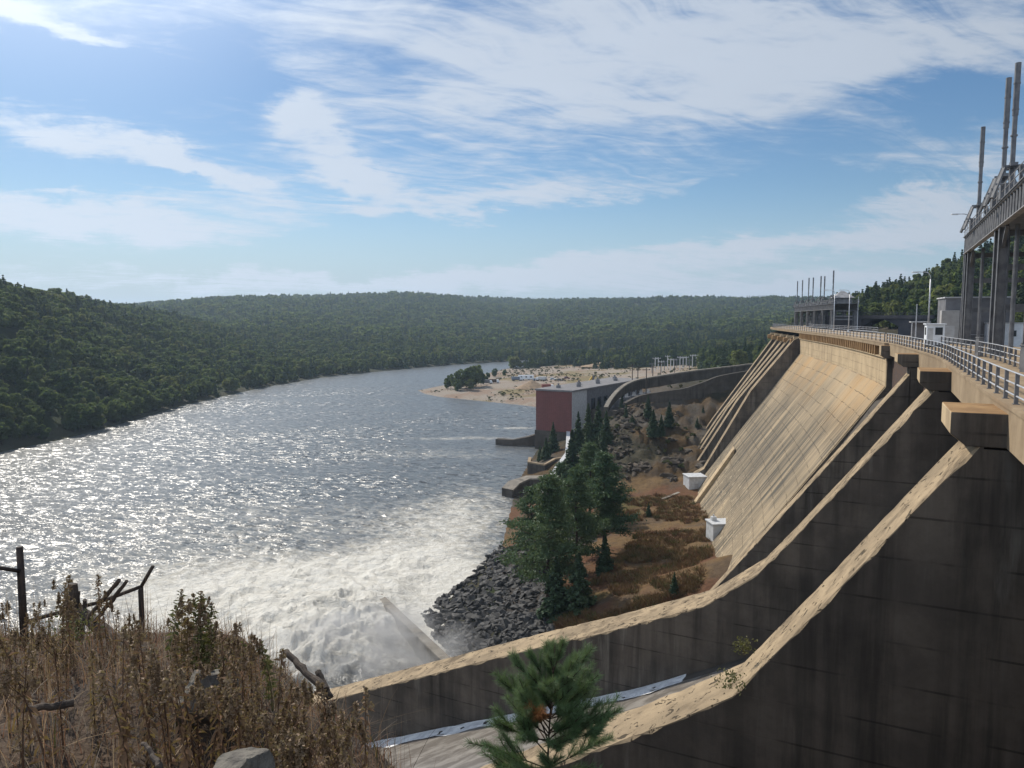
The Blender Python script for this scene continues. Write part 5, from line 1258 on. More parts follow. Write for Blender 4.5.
# the first row of the left shore stands as single trees
shore_row = near & (D < 17) & (PXv < 405) & (PXv > -60); ids = np.nonzero(shore_row)[0]; ids = ids[np.argsort(PR[ids])][:110]
def emit(name, mask, protos, wf):
    ii = np.nonzero(mask)[0]; which = RNG.integers(0, len(protos), len(ii))
    for k, pr in enumerate(protos):
        s = ii[which == k]
        if not len(s): continue
        w = wf*(0.85+0.4*RNG.random(len(s)))
        scatter(name, np.stack([X[s], Y[s], Z[s]-0.04*H[s]], 1), np.stack([H[s]*w, H[s]*w, H[s]*1.0], 1), np.stack([RNG.normal(size=len(s))*0.05, RNG.normal(size=len(s))*0.05, RNG.random(len(s))*6.28], 1), pr)
free = np.ones(len(X), bool); free[ids] = False
emit('forest', free & near & ~con, hill, 0.98); H[con] *= 1.12
emit('conifer_forest', free & near & con, hillc, 1.15)
emit('distant_forest', free & ~near & ~con, farp, 1.15); emit('distant_conifer_forest', free & ~near & con, hillc, 1.3)
for n_, i in enumerate(ids):
    tree('broadleaf_tree', BL[n_ % 3], BLT, (X[i], Y[i], Z[i]), H[i]*1.05, 'leafy green tree in the front row along the far left river bank', 'tree', 'front row trees of the left bank', 1.05)
# ------------------------------------------------------------------ riprap
def rock_mesh(seed, n=14):
    g = np.random.default_rng(seed); bm = bmesh.new()
    for p in g.normal(size=(n, 3)):
        p = p/np.linalg.norm(p)*(0.75+0.35*g.random())*np.array([0.62, 0.45, 0.32]); bm.verts.new(p)
    r = bmesh.ops.convex_hull(bm, input=bm.verts); 
    loose = [v for v in bm.verts if not v.link_faces]; bmesh.ops.delete(bm, geom=loose, context='VERTS')
    me = bpy.data.meshes.new('rock'); bm.to_mesh(me); bm.free(); me.materials.append(M['rock']); return me
ROCKS = [rock_mesh(i) for i in range(9)]
RP = [(524, 548), (545, 572), (550, 610), (560, 640), (520, 650), (456, 662), (436, 640), (422, 616), (440, 598), (470, 577), (500, 545)]
def in_poly(x, y, poly):
    ins = np.zeros(len(x), bool)
    for i in range(len(poly)):
        (ax, ay), (bx_, by_) = poly[i], poly[(i+1) % len(poly)]
        c = (ay > y) != (by_ > y); ins ^= c & (x < (bx_-ax)*(y-ay)/((by_-ay) or 1e-9)+ax)
    return ins
rg = np.random.default_rng(5)
qx, qy = rg.uniform(415, 565, 5200), rg.uniform(535, 668, 5200); kk = in_poly(qx, qy, RP); qx, qy = qx[kk], qy[kk]
zz = np.full(len(qx), 3.0)
for _ in range(6): pp = Pz(qx, qy, 0); d_ = rayd(qx, qy); t_ = (zz-CAMZ)/d_[:, 2]; pp = np.array([0, 0, CAMZ])+d_*t_[:, None]; zz = 0.5*zz+0.5*np.maximum(land_z(pp[:, 0], pp[:, 1])[0], 0)
order = np.argsort(-(rg.random(len(qx))))
sizes = 0.6+1.25*rg.random(len(qx))**2.2
big = np.argsort(-sizes)[:300]; rest = np.setdiff1d(np.arange(len(qx)), big)[:1900]
for i in big:
    o = link('boulder', ROCKS[i % 9]); o.location = (pp[i, 0], pp[i, 1], zz[i]+0.1*sizes[i]); o.rotation_euler = (rg.normal()*0.45, rg.normal()*0.45, rg.random()*6.28); s = sizes[i]*1.05; o.scale = (s, s, s*0.95)
    tag(o, 'dark angular boulder of the riprap bank between white water and pines', 'boulder', 'riprap boulders')
ro = [bpy.data.objects.new('rock%d' % i, ROCKS[i]) for i in range(2)]; HID += ro
for k in range(2):
    s_ = rest[k::2]; n = len(s_)
    scatter('riprap_rubble', np.stack([pp[s_, 0], pp[s_, 1], zz[s_]], 1), np.stack([sizes[s_]]*3, 1), np.stack([rg.normal(size=n)*.5, rg.normal(size=n)*.5, rg.random(n)*6.28], 1), ro[k])
# broken rock on the slope behind
hx, hy = rg.uniform(590, 735, 2600), rg.uniform(395, 482, 2600); hp = []
for a_, b_ in zip(hx, hy):
    if fbm(np.array([a_/16.0]), np.array([b_/9.0]), 351, 3)[0] > 0.60: hp.append(ray_land(a_, b_, 150, 400))
hp = np.array(hp); hp = hp[hp[:, 1] < 330]; n = len(hp); hs2 = 0.5+2.0*rg.random(n)**3
M['slope_rock'] = simple('brown slope rock', (0.085, 0.066, 0.048), (0.045, 0.038, 0.031), 0.5, 0.9, 0.06, 3)
me_ = ROCKS[3].copy(); me_.materials[0] = M['slope_rock']; hr_ = bpy.data.objects.new('slope_rock', me_); HID.append(hr_)
scatter('slope_rubble', hp, np.stack([hs2*1.4, hs2*1.2, hs2], 1), np.stack([rg.normal(size=n)*.4, rg.normal(size=n)*.4, rg.random(n)*6.28], 1), hr_)
# dry tufts on the terrace below the dam
def tuft_mesh(seed, n=26, h=1.0, mat=None):
    g = np.random.default_rng(seed); V, F = [], []
    for i in range(n):
        a = g.random()*6.28; r = g.random()*0.4; lean = g.normal(size=2)*0.35; hh = h*(0.5+0.5*g.random()); w = 0.05
        b0 = np.array([r*math.cos(a), r*math.sin(a), -0.05]); tp = b0+np.array([lean[0]*hh, lean[1]*hh, hh]); s = np.array([math.cos(a+1.5)*w, math.sin(a+1.5)*w, 0])
        k = len(V); V += [b0-s, b0+s, tp+s*.4, tp-s*.4]; F.append((k, k+1, k+2, k+3))
    return np_mesh('tuft', np.array(V), np.array(F), (mat,))
def grass_mat(name, ca, cb, cc):
    m, nt, bs = new_mat(name); r = nt.new('ShaderNodeObjectInfo').outputs['Random']; p = nt.pos()
    c = nt.mix(nt.ss(nt.noise(p, 0.5, 4.0), 0.38, 0.62), ca, cb); c = nt.mix(nt.ss(r, 0.6, 1.0), c, cc)
    nt.l.new(c, bs.inputs['Base Color']); bs.inputs['Roughness'].default_value = 0.9; bs.inputs['Specular IOR Level'].default_value = 0.1; return m
M['tuft'] = grass_mat('dry terrace grass', (0.21, 0.135, 0.065), (0.155, 0.085, 0.045), (0.09, 0.10, 0.035))
tp = bpy.data.objects.new('tuft', tuft_mesh(3, mat=M['tuft'])); HID.append(tp)
TP = [(600, 505), (655, 495), (690, 497), (716, 512), (712, 555), (700, 590), (640, 612), (560, 640), (548, 590), (600, 580), (640, 530)]
gx_, gy_ = rg.uniform(545, 725, 9000), rg.uniform(480, 645, 9000); kk = in_poly(gx_, gy_, TP); gx_, gy_ = gx_[kk], gy_[kk]; z2 = np.full(len(gx_), 8.0)
for _ in range(6): d_ = rayd(gx_, gy_); t_ = (z2-CAMZ)/d_[:, 2]; p2 = np.array([0, 0, CAMZ])+d_*t_[:, None]; z2 = 0.5*z2+0.5*land_z(p2[:, 0], p2[:, 1])[0]
cl = fbm(p2[:, 0]/6, p2[:, 1]/6, 301, 3) > 0.46; p2, z2 = p2[cl], z2[cl]; n = len(z2)
sc_ = 0.5+0.7*rg.random(n)
scatter('terrace_grass', np.stack([p2[:, 0], p2[:, 1], z2-0.1], 1), np.stack([sc_*1.3, sc_*1.3, sc_*0.8], 1), np.stack([np.zeros(n), np.zeros(n), rg.random(n)*6.28], 1), tp)

M['scrub'] = leaf_mat('low scrub', (0.055, 0.070, 0.026), (0.10, 0.10, 0.04), (0.12, 0.09, 0.04), 0.2, nscale=0.1)
sp_ = bpy.data.objects.new('scrub', crown_mesh(broadleaf(390, 7, 22, 0.24, w=0.6), M['scrub'])); HID.append(sp_)
a_ = rg.uniform(-0.14, 0.36, 5000); r_ = np.sqrt(rg.uniform(185**2, 680**2, 5000)); x_, y_ = np.sin(a_)*r_, np.cos(a_)*r_; z_, dd_ = land_z(x_, y_); pq = tpx(x_, y_)
keep = (dd_ > 2) & (x_ < AX(np.clip(y_, 0, 395))-4) & (fbm(x_/24, y_/24, 331, 3)+0.12*(rg.random(5000)-.5) > np.where(r_ < 300, 0.46, 0.55)) & np.where(r_ < 300, pq > 600, pq > 405) & ~((r_ > 250) & (r_ < 345) & (pq > 530) & (pq < 640))
x_, y_, z_ = x_[keep], y_[keep], z_[keep]; n = len(x_); s_ = 0.5+1.4*rg.random(n)**3
scatter('scrub', np.stack([x_, y_, z_-0.15], 1), np.stack([s_*1.3, s_*1.3, s_], 1), np.stack([np.zeros(n), np.zeros(n), rg.random(n)*6.28], 1), sp_)

# ------------------------------------------------------------------ foreground: grass, weeds, fence, logs, rock, young pine
def bz(x, y): return float(bank_z(x, y))
gm, gnt, gbs = new_mat('dry grass blades'); at = gnt.new('ShaderNodeAttribute'); at.attribute_name = 'tint'
gnt.l.new(at.outputs['Color'], gbs.inputs['Base Color']); gbs.inputs['Roughness'].default_value = 0.8; gbs.inputs['Specular IOR Level'].default_value = 0.15
tr = gnt.new('ShaderNodeBsdfTranslucent'); gnt.l.new(at.outputs['Color'], tr.inputs['Color']); mx = gnt.new('ShaderNodeMixShader'); mx.inputs[0].default_value = 0.25
gnt.l.new(gbs.outputs[0], mx.inputs[1]); gnt.l.new(tr.outputs[0], mx.inputs[2]); gnt.l.new(mx.outputs[0], gm.node_tree.nodes['Material Output'].inputs['Surface'])
def blades(n, hmin, hmax, w, seed, cols, lean=0.35, area=(-11, 2.6, 2.2, 12.5), dens=None):
    g = np.random.default_rng(seed); x = g.uniform(area[0], area[1], n); y = g.uniform(area[2], area[3], n)
    k = (y < edge_y(x)+1.6) & (x < -0.11*y+0.12) & (np.abs(x)/y < 0.95) & (g.random(n) < np.clip(0.25+fbm(x*0.9, y*0.9, seed, 3)*1.4-0.25, 0.1, 1)); x, y = x[k], y[k]; n = len(x)
    z = bank_z(x, y)-0.02; h = (hmin+(hmax-hmin)*g.random(n)**1.6)*(0.5+fbm(x*.7, y*.7, seed+9, 2))
    a = g.random(n)*6.28; ld = g.random(n)*6.28; le = np.abs(g.normal(size=n))*lean*h
    L = np.stack([np.cos(ld)*le, np.sin(ld)*le, np.zeros(n)], 1); B = np.stack([x, y, z], 1); S_ = np.stack([np.cos(a), np.sin(a), np.zeros(n)], 1)*w
    V = []
    for f, wf in ((0, 1), (0.4, 0.8), (0.75, 0.5), (1.0, 0.12)):
        c = B + L*f*f + np.array([0, 0, 1.0])*(h*(f-0.18*f*f*np.minimum(le/h, 1)))[:, None]; V += [c-S_*wf, c+S_*wf]
    V = np.stack(V, 1).reshape(-1, 3); b = np.arange(n)[:, None]*8
    F = np.concatenate([b+np.array([[0, 1, 3, 2]]), b+np.array([[2, 3, 5, 4]]), b+np.array([[4, 5, 7, 6]])])
    ci = np.array(cols)[g.integers(0, len(cols), n)]*(0.7+0.6*g.random(n))[:, None]
    return V, F, np.repeat(ci, 8, 0)
dryc = [(0.34, 0.225, 0.125), (0.27, 0.15, 0.085), (0.40, 0.29, 0.17), (0.15, 0.085, 0.055), (0.27, 0.145, 0.09), (0.42, 0.33, 0.22), (0.10, 0.065, 0.045), (0.25, 0.21, 0.165), (0.19, 0.155, 0.12)]
parts_ = [blades(26000, 0.08, 0.42, 0.0045, 401, dryc, 0.85), blades(14000, 0.15, 0.5, 0.0036, 406, dryc, 0.5), blades(3000, 0.4, 0.95, 0.0036, 402, dryc, 0.2), blades(2400, 0.15, 0.5, 0.008, 403, [(0.085, 0.085, 0.03), (0.12, 0.10, 0.035), (0.20, 0.14, 0.05)], 0.5)]
V, F, Cc, off = [], [], [], 0
for v, f, c in parts_: V.append(v); F.append(f+off); Cc.append(c); off += len(v)
me = np_mesh('dry_grass', np.concatenate(V), np.concatenate(F), (gm,)); add_col(me, 'tint', np.concatenate(Cc)); kind(link('dry_grass', me), 'stuff')
# fallen litter: short twigs lying about
v, f, c = blades(9000, 0.06, 0.22, 0.006, 405, [(0.16, 0.11, 0.07), (0.09, 0.06, 0.045), (0.24, 0.18, 0.12)], 2.5); me = np_mesh('grass_litter', v, f, (gm,)); add_col(me, 'tint', c); kind(link('grass_litter', me), 'stuff')

M['stem'] = simple('dry weed stem', (0.13, 0.075, 0.045), (0.08, 0.05, 0.035), 9.0, 0.9)
M['deadleaf'] = leaf_mat('withered weed leaves', (0.24, 0.135, 0.075), (0.17, 0.10, 0.06), (0.28, 0.19, 0.10), 0.25, nscale=6)
M['greenleaf'] = leaf_mat('green weed leaves', (0.10, 0.105, 0.040), (0.15, 0.135, 0.055), (0.20, 0.13, 0.06), 0.3, nscale=6)
M['plume'] = leaf_mat('seed plumes', (0.20, 0.125, 0.075), (0.28, 0.20, 0.13), None, 0.25, nscale=9)
def weed(seed, h, leafmat, nleaf, plume, leafsize=0.07, branchy=False):
    g = np.random.default_rng(seed); bend = g.normal(size=2)*0.07*h
    cp = lambda f: np.array([bend[0]*f*f, bend[1]*f*f, h*f])
    mb = MB(); mb.tube([tuple(cp(f)) for f in np.linspace(0, 1, 7)], [0.008*(1-0.72*f) for f in np.linspace(0, 1, 7)], 5)
    tips = [(cp(1.0), 0.16*h if plume else 0)]
    for b in range(int(3+4*g.random()) if branchy else 0):
        f = 0.5+0.45*g.random(); a = g.random()*6.28; L = h*(0.12+0.12*g.random()); p0 = cp(f); p1 = p0+np.array([math.cos(a)*L*.5, math.sin(a)*L*.5, L*.85]); mb.tube([tuple(p0), tuple((p0+p1)/2+np.array([0,0,-.01])), tuple(p1)], [0.003, 0.0025, 0.0015], 4); tips.append((p1, 0.10*h))
    o = mb.build('stem', M['stem']); sm = o.data; bpy.data.objects.remove(o)
    V, F = [], []
    for i in range(nleaf):
        f = 0.18+0.78*(i+g.random())/nleaf; a = i*2.4+g.random(); L = leafsize*(1.25-0.6*f)*(0.6+0.7*g.random()); p0 = cp(f); d = np.array([math.cos(a), math.sin(a), 0.55*g.normal()+ (0.15 if leafmat == 'greenleaf' else -0.6)]); d /= np.linalg.norm(d); s = np.cross(d, [0, 0, 1.0]); s = s/np.linalg.norm(s)*L*0.20; m_ = p0+d*L*0.5+np.array([0, 0, L*0.1]); e = p0+d*L+np.array([0, 0, -L*0.15])
        k = len(V); V += [p0, m_-s, e, m_+s]; F.append((k, k+1, k+2, k+3))
    lm = np_mesh('leaves', np.array(V), np.array(F), (M[leafmat],))
    pm = None
    if plume:
        CC, NN, SS = [], [], []
        for p1, L in tips:
            n = 70; f = g.random(n); CC.append(p1[None]-np.array([0, 0, 1.0])*(f*L)[:, None]+g.normal(size=(n, 3))*np.array([1, 1, .5])*(0.006+0.02*f)[:, None]*(L/0.16)); NN.append(g.normal(size=(n, 3))); SS.append(0.008+0.012*g.random(n))
        v, f = cards(np.concatenate(CC), np.concatenate(NN), np.concatenate(SS), 1.6, g); pm = np_mesh('seed_head', v, f, (M['plume'],))
    return sm, lm, pm
DRY = [weed(500+i, 1.0, 'deadleaf', 26+i*5, True, 0.085, i % 2 == 0) for i in range(6)]
GRN = [weed(520+i, 1.0, 'greenleaf', 70, True, 0.11, True) for i in range(4)]
def put_weed(W_, x, y, h, label, group, name='dry_weed'):
    r = thing(name, label, 'weed', (x, y, bz(x, y)-0.03), random.random()*6.28, group); r.scale = (h*0.95, h*0.95, h); r.rotation_euler.x = random.gauss(0, 0.06); r.rotation_euler.y = random.gauss(0, 0.06)
    for nm, me in zip(('stem', 'leaves', 'seed_head'), W_):
        if me: link(nm, me, r)
def weed_px(px, pyt, Y, W_, label, group, name='dry_weed'):
    p = PY(px, pyt, Y); h = p[2]-bz(p[0], p[1]); put_weed(W_, p[0], p[1], min(max(h, 0.35), 1.25), label, group, name)
k = 0
for px, pyt, Y in ((58, 585, 7.5), (62, 575, 7.8), (66, 590, 7.2), (55, 600, 7.0), (70, 603, 7.6), (98, 574, 8.6), (104, 590, 8.4), (12, 605, 8), (5, 598, 8.5), (22, 615, 7.5), (36, 600, 8.8), (43, 610, 7.9), (30, 625, 7), (112, 610, 7.8), (128, 612, 8.2), (150, 618, 8.6), (137, 628, 7.8), (228, 620, 8.2), (235, 628, 8), (242, 640, 8), (250, 632, 8.3), (222, 640, 7.8), (258, 645, 7.6)):
    weed_px(px, pyt, Y, DRY[k % 6], 'thin dry brown weed stalk on the near bank, left of the leafy weeds', 'dry weed stalks on the left bank'); k += 1
for px, pyt, Y in ((168, 588, 8), (178, 600, 8.2), (184, 594, 7.8), (196, 586, 8.1), (200, 588, 7.9), (204, 600, 8), (208, 612, 8.2), (212, 625, 7.9), (270, 630, 7.8)):
    weed_px(px, pyt, Y, GRN[k % 4], 'leafy green brown weed in the tall clump in front of the white water', 'leafy weeds in the middle of the bank', 'leafy_weed'); k += 1
for px, pyt, Y, lab in ((331, 640, 6.6, 'left one of two tall plumed stalks before the white water'), (365, 642, 6.4, 'right one of two tall plumed stalks before the white water'), (408, 692, 5.4, 'plumed stalk standing against the dark chute wall'), (440, 722, 5.0, 'short plumed stalk at the right end of the weeds'), (352, 672, 6.0, 'short plumed stalk between the two tall ones')):
    weed_px(px, pyt, Y, DRY[k % 6], lab, None); k += 1
for i in range(44):
    px = 285+random.random()*140; top = np.interp(px, [285, 330, 380, 425], [690, 706, 726, 752]) + random.random()*35; weed_px(px, top+8, np.interp(px, [285, 425], [6.4, 4.6])-random.random()*1.5, DRY[i % 6], 'rusty brown weed in the dense low thicket at the right of the bank', 'weeds in the low thicket')
for i in range(70):
    px = random.random()*300; weed_px(px, 615+random.random()*75, 5+random.random()*3, DRY[i % 6], 'brown weed rising from the dry grass in the foreground', 'foreground weeds in the grass')
# yellow green bush by the fence
def bush(px, pyt, pyb, Y, label, mat='greenleaf', w=0.28, n=320, card=0.035):
    p = PY(px, pyt, Y); p2 = PY(px, pyb, Y); h = p[2]-p2[2]; g = np.random.default_rng(int(px)); c = g.normal(size=(n, 3))*np.array([w*.5, w*.5, h*.25])
    r = thing('shrub', label, 'shrub', (p[0], p[1], p2[2]))
    v, f = cards(c+np.array([0, 0, h*0.55]), g.normal(size=(n, 3))+np.array([0, 0, .5]), card*(0.6+0.8*g.random(n)), 0.5, g); link('leaves', np_mesh('leaves', v, f, (M[mat],)), r)
    mb = MB(); gz0 = bz(p[0], p[1])-p2[2] if label.find('chute') < 0 else -0.05
    for i in range(5): mb.tube([(0, 0, gz0), (g.normal()*w*.2, g.normal()*w*.2, h*0.4), tuple(g.normal(size=3)*np.array([w*.4, w*.4, 0.02])+np.array([0, 0, h*0.8]))], [0.006, 0.004, 0.002], 4)
    mb.build('stems', M['stem'], r)
bush(70, 612, 648, 8.6, 'yellow green leafy shrub growing at the broken fence posts')
bush(215, 645, 672, 7.8, 'small green shrub low in the weeds right of the leafy clump', w=0.35, n=200)
for (px, py, Y, lab, w) in ((744, 654, 30.0, 'green sprig growing at the bend of the near tan chute wall top', 0.4), (730, 688, 28.3, 'yellow green tuft growing on the near edge of the tan chute wall top', 0.6)):
    bush(px, py-15, py, Y, lab + '', w=w, n=160, card=0.10)
# broken fence: thin pipe posts, rails, leaning logs
def pipe(name, pts, r, label, cat, mat='iron'):
    mb = MB(); loc = pts[-1]; mb.tube(pts, r, 8); o = mb.build(name, M[mat], None, True, loc=loc); tag(o, label, cat); return o
def Q(px, py, Y): return tuple(PY(px, py, Y))
fr = thing('broken_fence', 'broken dark iron pipe fence leaning above the river at the left', 'fence', Q(25, 660, 9.5)); Lf = Vector(Q(25, 660, 9.5))
def fp(nm, pts, r):
    mb = MB(); mb.tube(pts, r, 8); o = mb.build(nm, M['iron'], fr, True); o.location = -Lf
fp('post', [Q(19.5, 547, 9.5), Q(27, 670, 9.5)], 0.042); fp('rail', [Q(-12, 566, 9.2), Q(19.5, 571, 9.45)], 0.026); fp('wire_stay', [Q(17.5, 572, 9.45), Q(21.5, 655, 9.4)], 0.009)
fp('rail', [Q(26, 622, 9.5), Q(60, 612, 9.8), Q(100, 602, 10.0), Q(140, 587, 10.2)], 0.028)
fp('post', [Q(141, 587, 10.2), Q(143.5, 660, 10.2)], 0.032); fp('arm', [Q(141, 587, 10.2), Q(153, 566, 10.2)], 0.026); fp('wire_stay', [Q(138.5, 590, 10.15), Q(141, 650, 10.15)], 0.008)
fp('rail', [Q(20, 665, 9.3), Q(45, 650, 9.3), Q(72, 637, 9.5)], 0.022); fp('rail', [Q(90, 650, 9.6), Q(112, 641, 9.8), Q(140, 629, 10.1)], 0.016)
for j in range(7): z0 = 575+j*11; fp('barb', [Q(23.5+j*.6, z0+20, 9.47), Q(27+j*.6, z0+18, 9.45)], 0.006)
def logm(a, b_, r0, r1, label, name='log'):
    mb = MB(); A, B_ = np.array(a), np.array(b_); n = 9; g = np.random.default_rng(int(r0*1000)+int(a[0]*50) % 97)
    pts = [A+(B_-A)*i/n+g.normal(size=3)*0.006 for i in range(n+1)]
    mb.tube([tuple(p) for p in pts], [(r0+(r1-r0)*i/n)*(1+0.06*g.normal()) for i in range(n+1)], 10)
    o = mb.build(name, M['wood'], None, False, loc=tuple(A)); tag(o, label, 'log'); return o
logm(Q(72.5, 650, 9.7), Q(73.5, 584, 9.7), 0.06, 0.055, 'thick upright broken timber post at the fence', 'timber_post'); logm(Q(80, 650, 9.8), Q(78, 591, 9.8), 0.028, 0.024, 'thin upright stake right of the thick timber post', 'stake'); logm(Q(81, 640, 9.7), Q(85.5, 599, 9.7), 0.03, 0.026, 'short leaning stake beside the timber posts', 'stake')
logm(Q(88, 618, 9.5), Q(119, 580, 9.3), 0.028, 0.026, 'left of two parallel timbers slanting up to the right'); logm(Q(95, 622, 9.5), Q(126.5, 581, 9.35), 0.026, 0.025, 'right of two parallel timbers slanting up to the right')
logm(Q(80, 611, 9.7), Q(135, 658, 9.2), 0.085, 0.095, 'heavy fallen log sloping down to the right into the weeds')
logm(Q(318, 672, 6.9), Q(330, 698, 6.7), 0.03, 0.035, 'dark plank end sticking out of the thicket before the white water', 'plank')
logm(Q(285, 652, 7.0), Q(325, 690, 6.6), 0.03, 0.04, 'dark dead branch lying on the crest of the thicket', 'branch'); logm(Q(20, 710, 5.2), Q(75, 703, 5.4), 0.022, 0.03, 'grey dead branch lying on the dry litter at the lower left', 'branch')
logm(Q(145, 742, 4.4), Q(160, 768, 4.2), 0.012, 0.018, 'pale stick lying in the dry grass at the bottom', 'stick')
# stump-like dark rock behind the weeds, and the big rock in the corner
def boulder(name, c, size, seed, label, rz=0.0, sub=4, cut=None):
    bm = bmesh.new(); bmesh.ops.create_icosphere(bm, subdivisions=sub, radius=1.0); g = np.random.default_rng(seed)
    planes = g.normal(size=(11, 3)); planes /= np.linalg.norm(planes, axis=1, keepdims=True); dd = 0.60+0.25*g.random(11)
    for v in bm.verts:
        p = np.array(v.co)
        for n_, d_ in zip(planes, dd):
            s = p @ n_ - d_*0.85
            if s > 0: p = p-n_*s
        nz_ = float(fbm(np.array([p[0]*3+p[2]*2+seed]), np.array([p[1]*3-p[2]+seed]), seed, 4)[0])-0.5
        p = p*(1+0.22*nz_); v.co = p*np.array(size)
    me = bpy.data.meshes.new(name); bm.to_mesh(me); bm.free(); me.materials.append(M['boulder']); o = link(name, me); o.location = c; o.rotation_euler = (0, 0.0, rz); tag(o, label, 'rock'); return o
c = PY(238, 764, 4.3); boulder('rock', tuple(c+np.array([0.0, 0.05, -0.11])), (0.21, 0.16, 0.21), 4, 'large pale lichen rock at the bottom edge of the bank', 0.5)
c = PY(205, 685, 6.9); boulder('rock', tuple(c+np.array([0, 0, -0.1])), (0.33, 0.27, 0.3), 8, 'dark rock half hidden under the weeds above the pale rock', 1.2)
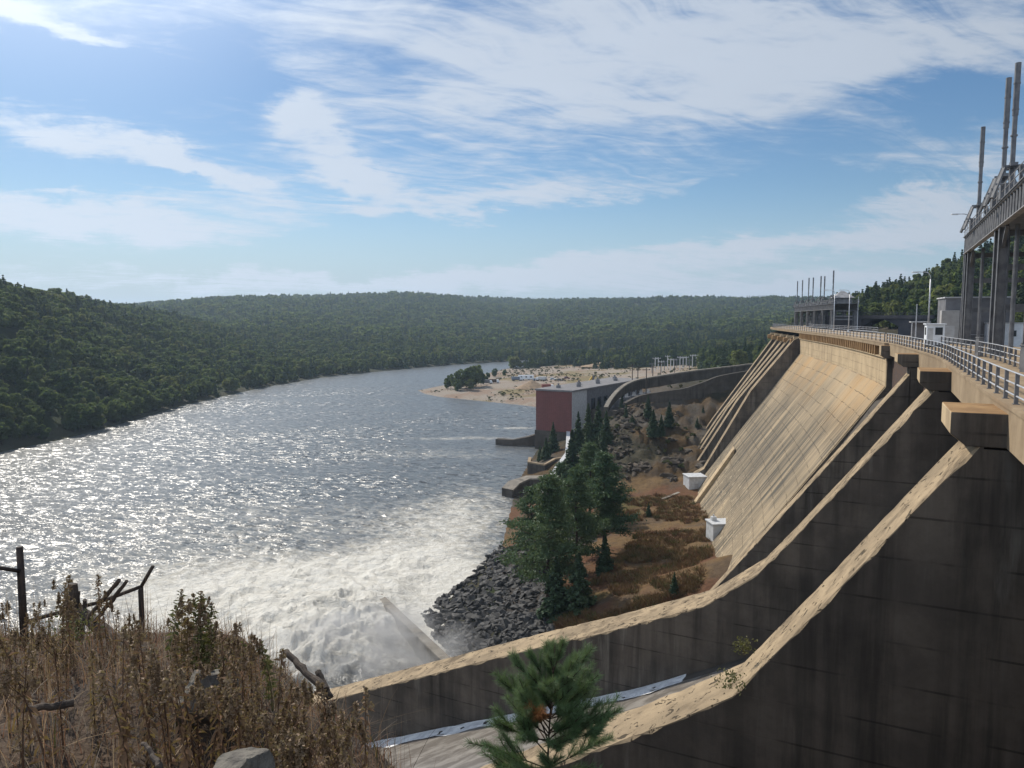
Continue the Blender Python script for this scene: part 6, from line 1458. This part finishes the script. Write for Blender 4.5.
# young pine
def pine_sapling(px, pyt, Y, zbase, label):
    top = PY(px, pyt, Y); h = top[2]-zbase; r = thing('young_pine', label, 'pine', (top[0], top[1], zbase)); g = np.random.default_rng(77)
    mb = MB(); mb.tube([(0.03*math.sin(z*2.2), 0.02*math.cos(z*3), z) for z in np.linspace(0, h, 14)], [0.022*(1-0.86*f) for f in np.linspace(0, 1, 14)], 7); mb.build('trunk', M['bark'], r, True)
    gm_ = leaf_mat('young pine needles', (0.085, 0.15, 0.068), (0.15, 0.21, 0.10), None, 0.25, 0.5, 8)
    og = leaf_mat('dead orange needles', (0.27, 0.105, 0.040), (0.34, 0.15, 0.06), None, 0.2, 0.7, 8)
    def shoot(mb_, NV, NF, p0, p1, dens, nl):
        d = p1-p0; L = np.linalg.norm(d); d /= L; mb_.tube([tuple(p0), tuple((p0+p1)/2+np.array([0, 0, -0.01*L])), tuple(p1)], [0.0055, 0.004, 0.0022], 5)
        n = int(dens*L); f = 0.12+0.88*g.random(n); base = p0+d*(f*L)[:, None]
        rr_ = g.normal(size=(n, 3)); rr_ -= (rr_@d)[:, None]*d; rr_ /= np.linalg.norm(rr_, axis=1, keepdims=True)
        dirn = rr_*0.75+d*(0.55+0.5*g.random(n))[:, None]; dirn /= np.linalg.norm(dirn, axis=1, keepdims=True); ln = nl*(0.7+0.5*g.random(n))[:, None]
        s = np.cross(dirn, g.normal(size=(n, 3))); s = s/np.linalg.norm(s, axis=1, keepdims=True)*0.0012
        k = sum(len(v) for v in NV); NV.append(np.stack([base-s, base+s, base+dirn*ln+s*.4, base+dirn*ln-s*.4], 1).reshape(-1, 3)); NF.append(np.arange(4*n).reshape(-1, 4)+k)
    def branch(z, az_, L, up, dead=False):
        L *= 0.78; up = up+0.18
        mb_ = MB(); NV, NF = [], []; x0 = 0.03*math.sin(z*2.2); y0 = 0.02*math.cos(z*3); p0 = np.array([x0, y0, z]); d = np.array([math.cos(az_)*math.cos(up), math.sin(az_)*math.cos(up), math.sin(up)]); p1 = p0+d*L
        shoot(mb_, NV, NF, p0+d*L*0.25, p1, 1150, 0.062); mb_.tube([tuple(p0), tuple(p0+d*L*0.27)], 0.006, 5)
        for j in range(int(4+L*9)):
            f = 0.30+0.6*g.random(); a = p0+d*L*f; sd_ = g.choice([-1, 1])*(0.5+0.5*g.random()); dd = d+np.cross(d, [0, 0, 1.0])*sd_+np.array([0, 0, 0.35+0.3*g.random()]); dd /= np.linalg.norm(dd); shoot(mb_, NV, NF, a, a+dd*L*(0.25+0.27*g.random()), 1000, 0.060)
        o = mb_.build('branch', M['bark'], r, True)
        if dead: o['label'] = 'branch with dead orange needles'
        n_ = np_mesh('needles', np.concatenate(NV), np.concatenate(NF), (og if dead else gm_,)); link('needles', n_, o)
    mb_ = MB(); NV, NF = [], []; shoot(mb_, NV, NF, np.array([0.03*math.sin((h-.22)*2.2), 0, h-0.24]), np.array([0.03*math.sin(h*2.2), 0.0, h]), 900, 0.05)
    o = mb_.build('leader', M['bark'], r, True); link('needles', np_mesh('needles', np.concatenate(NV), np.concatenate(NF), (gm_,)), o)
    for z, az_, L, up, dead in ((h-.22, 0.1, .30, 1.05, 0), (h-.22, 2.9, .26, 1.1, 0), (h-.24, 4.4, .22, .9, 0), (h-.24, 1.5, .24, 1.0, 0), (h-.42, 0.2, .52, .62, 0), (h-.42, 3.2, .50, .55, 0), (h-.40, 4.5, .34, .5, 0), (h-.42, 5.4, .42, .6, 0), (h-.43, 2.2, .42, .6, 0),
                              (h-.62, 0.4, .62, .38, 0), (h-.60, 3.6, .46, .5, 0), (h-.62, 2.7, .58, .30, 0), (h-.62, 4.25, .42, .35, 1), (h-.62, 5.2, .50, .4, 0), (h-.64, 1.3, .55, .4, 0), (h-.82, 0.0, .66, .22, 0), (h-.82, 3.3, .66, .22, 0), (h-.80, 4.0, .55, .25, 0), (h-.82, 4.9, .55, .25, 0), (h-.82, 5.7, .62, .28, 0), (h-.84, 2.1, .6, .2, 0),
                              (h-1.05, 0.3, .72, .12, 0), (h-1.05, 3.0, .70, .12, 0), (h-1.03, 4.3, .62, .15, 0), (h-1.05, 5.3, .68, .15, 0), (h-1.04, 3.7, .64, .12, 0)):
        branch(z, az_, L, up, bool(dead))
    for i in range(26):
        q_ = 0.30+0.95*g.random(); branch(h-q_, g.random()*6.28, (0.16+0.50*min(q_, 1.0))*(0.6+0.55*g.random()), 0.55+0.5*g.random()-0.25*q_, g.random() < 0.05)
pine_sapling(552, 643, 5.6, 42.2, 'young green pine with a few dead orange branches in the centre foreground')
# the second tip of a young pine at the left of it
# ------------------------------------------------------------------ spray above the plunge, and the air
def vol_mat(name, col, dens_sock=None, dens=0.0):
    m = bpy.data.materials.new(name); m.use_nodes = True; t = m.node_tree; t.nodes.remove(t.nodes['Principled BSDF'])
    v = t.nodes.new('ShaderNodeVolumePrincipled'); v.inputs['Color'].default_value = (*col, 1); v.inputs['Density'].default_value = dens; v.inputs['Anisotropy'].default_value = 0.2
    t.links.new(v.outputs[0], t.nodes['Material Output'].inputs['Volume']); return m, NT(t), v
m, nt, v = vol_mat('spray', (0.97, 0.97, 0.97))
tc = nt.new('ShaderNodeTexCoord').outputs['Object']; ln = nt.new('ShaderNodeVectorMath', operation='LENGTH'); nt.l.new(tc, ln.inputs[0])
fall = nt.m('SUBTRACT', 1.0, nt.ss(ln.outputs['Value'], 0.15, 1.0)); n_ = nt.ss(nt.noise(nt.scale(tc, (1.2, 1.2, 1.2)), 2.2, 4.0, 0.6, 0.6), 0.36, 0.75)
nt.l.new(nt.m('MULTIPLY', nt.m('MULTIPLY', fall, n_), 0.5), v.inputs['Density'])
bm = bmesh.new(); bmesh.ops.create_icosphere(bm, subdivisions=3, radius=1.0); me = bpy.data.meshes.new('spray'); bm.to_mesh(me); bm.free(); me.materials.append(m)
c = Pz(372, 662, 1.5); o = link('spray', me); o.location = tuple(c); o.scale = (17, 14, 8.5); kind(o, 'stuff')
m, nt, v = vol_mat('haze', (0.62, 0.80, 1.0), dens=HAZE); v.inputs['Anisotropy'].default_value = 0.35
mb = MB(); mb.box((0, 0, 80), (11000, 11000, 180)); kind(mb.build('haze', m), 'stuff')
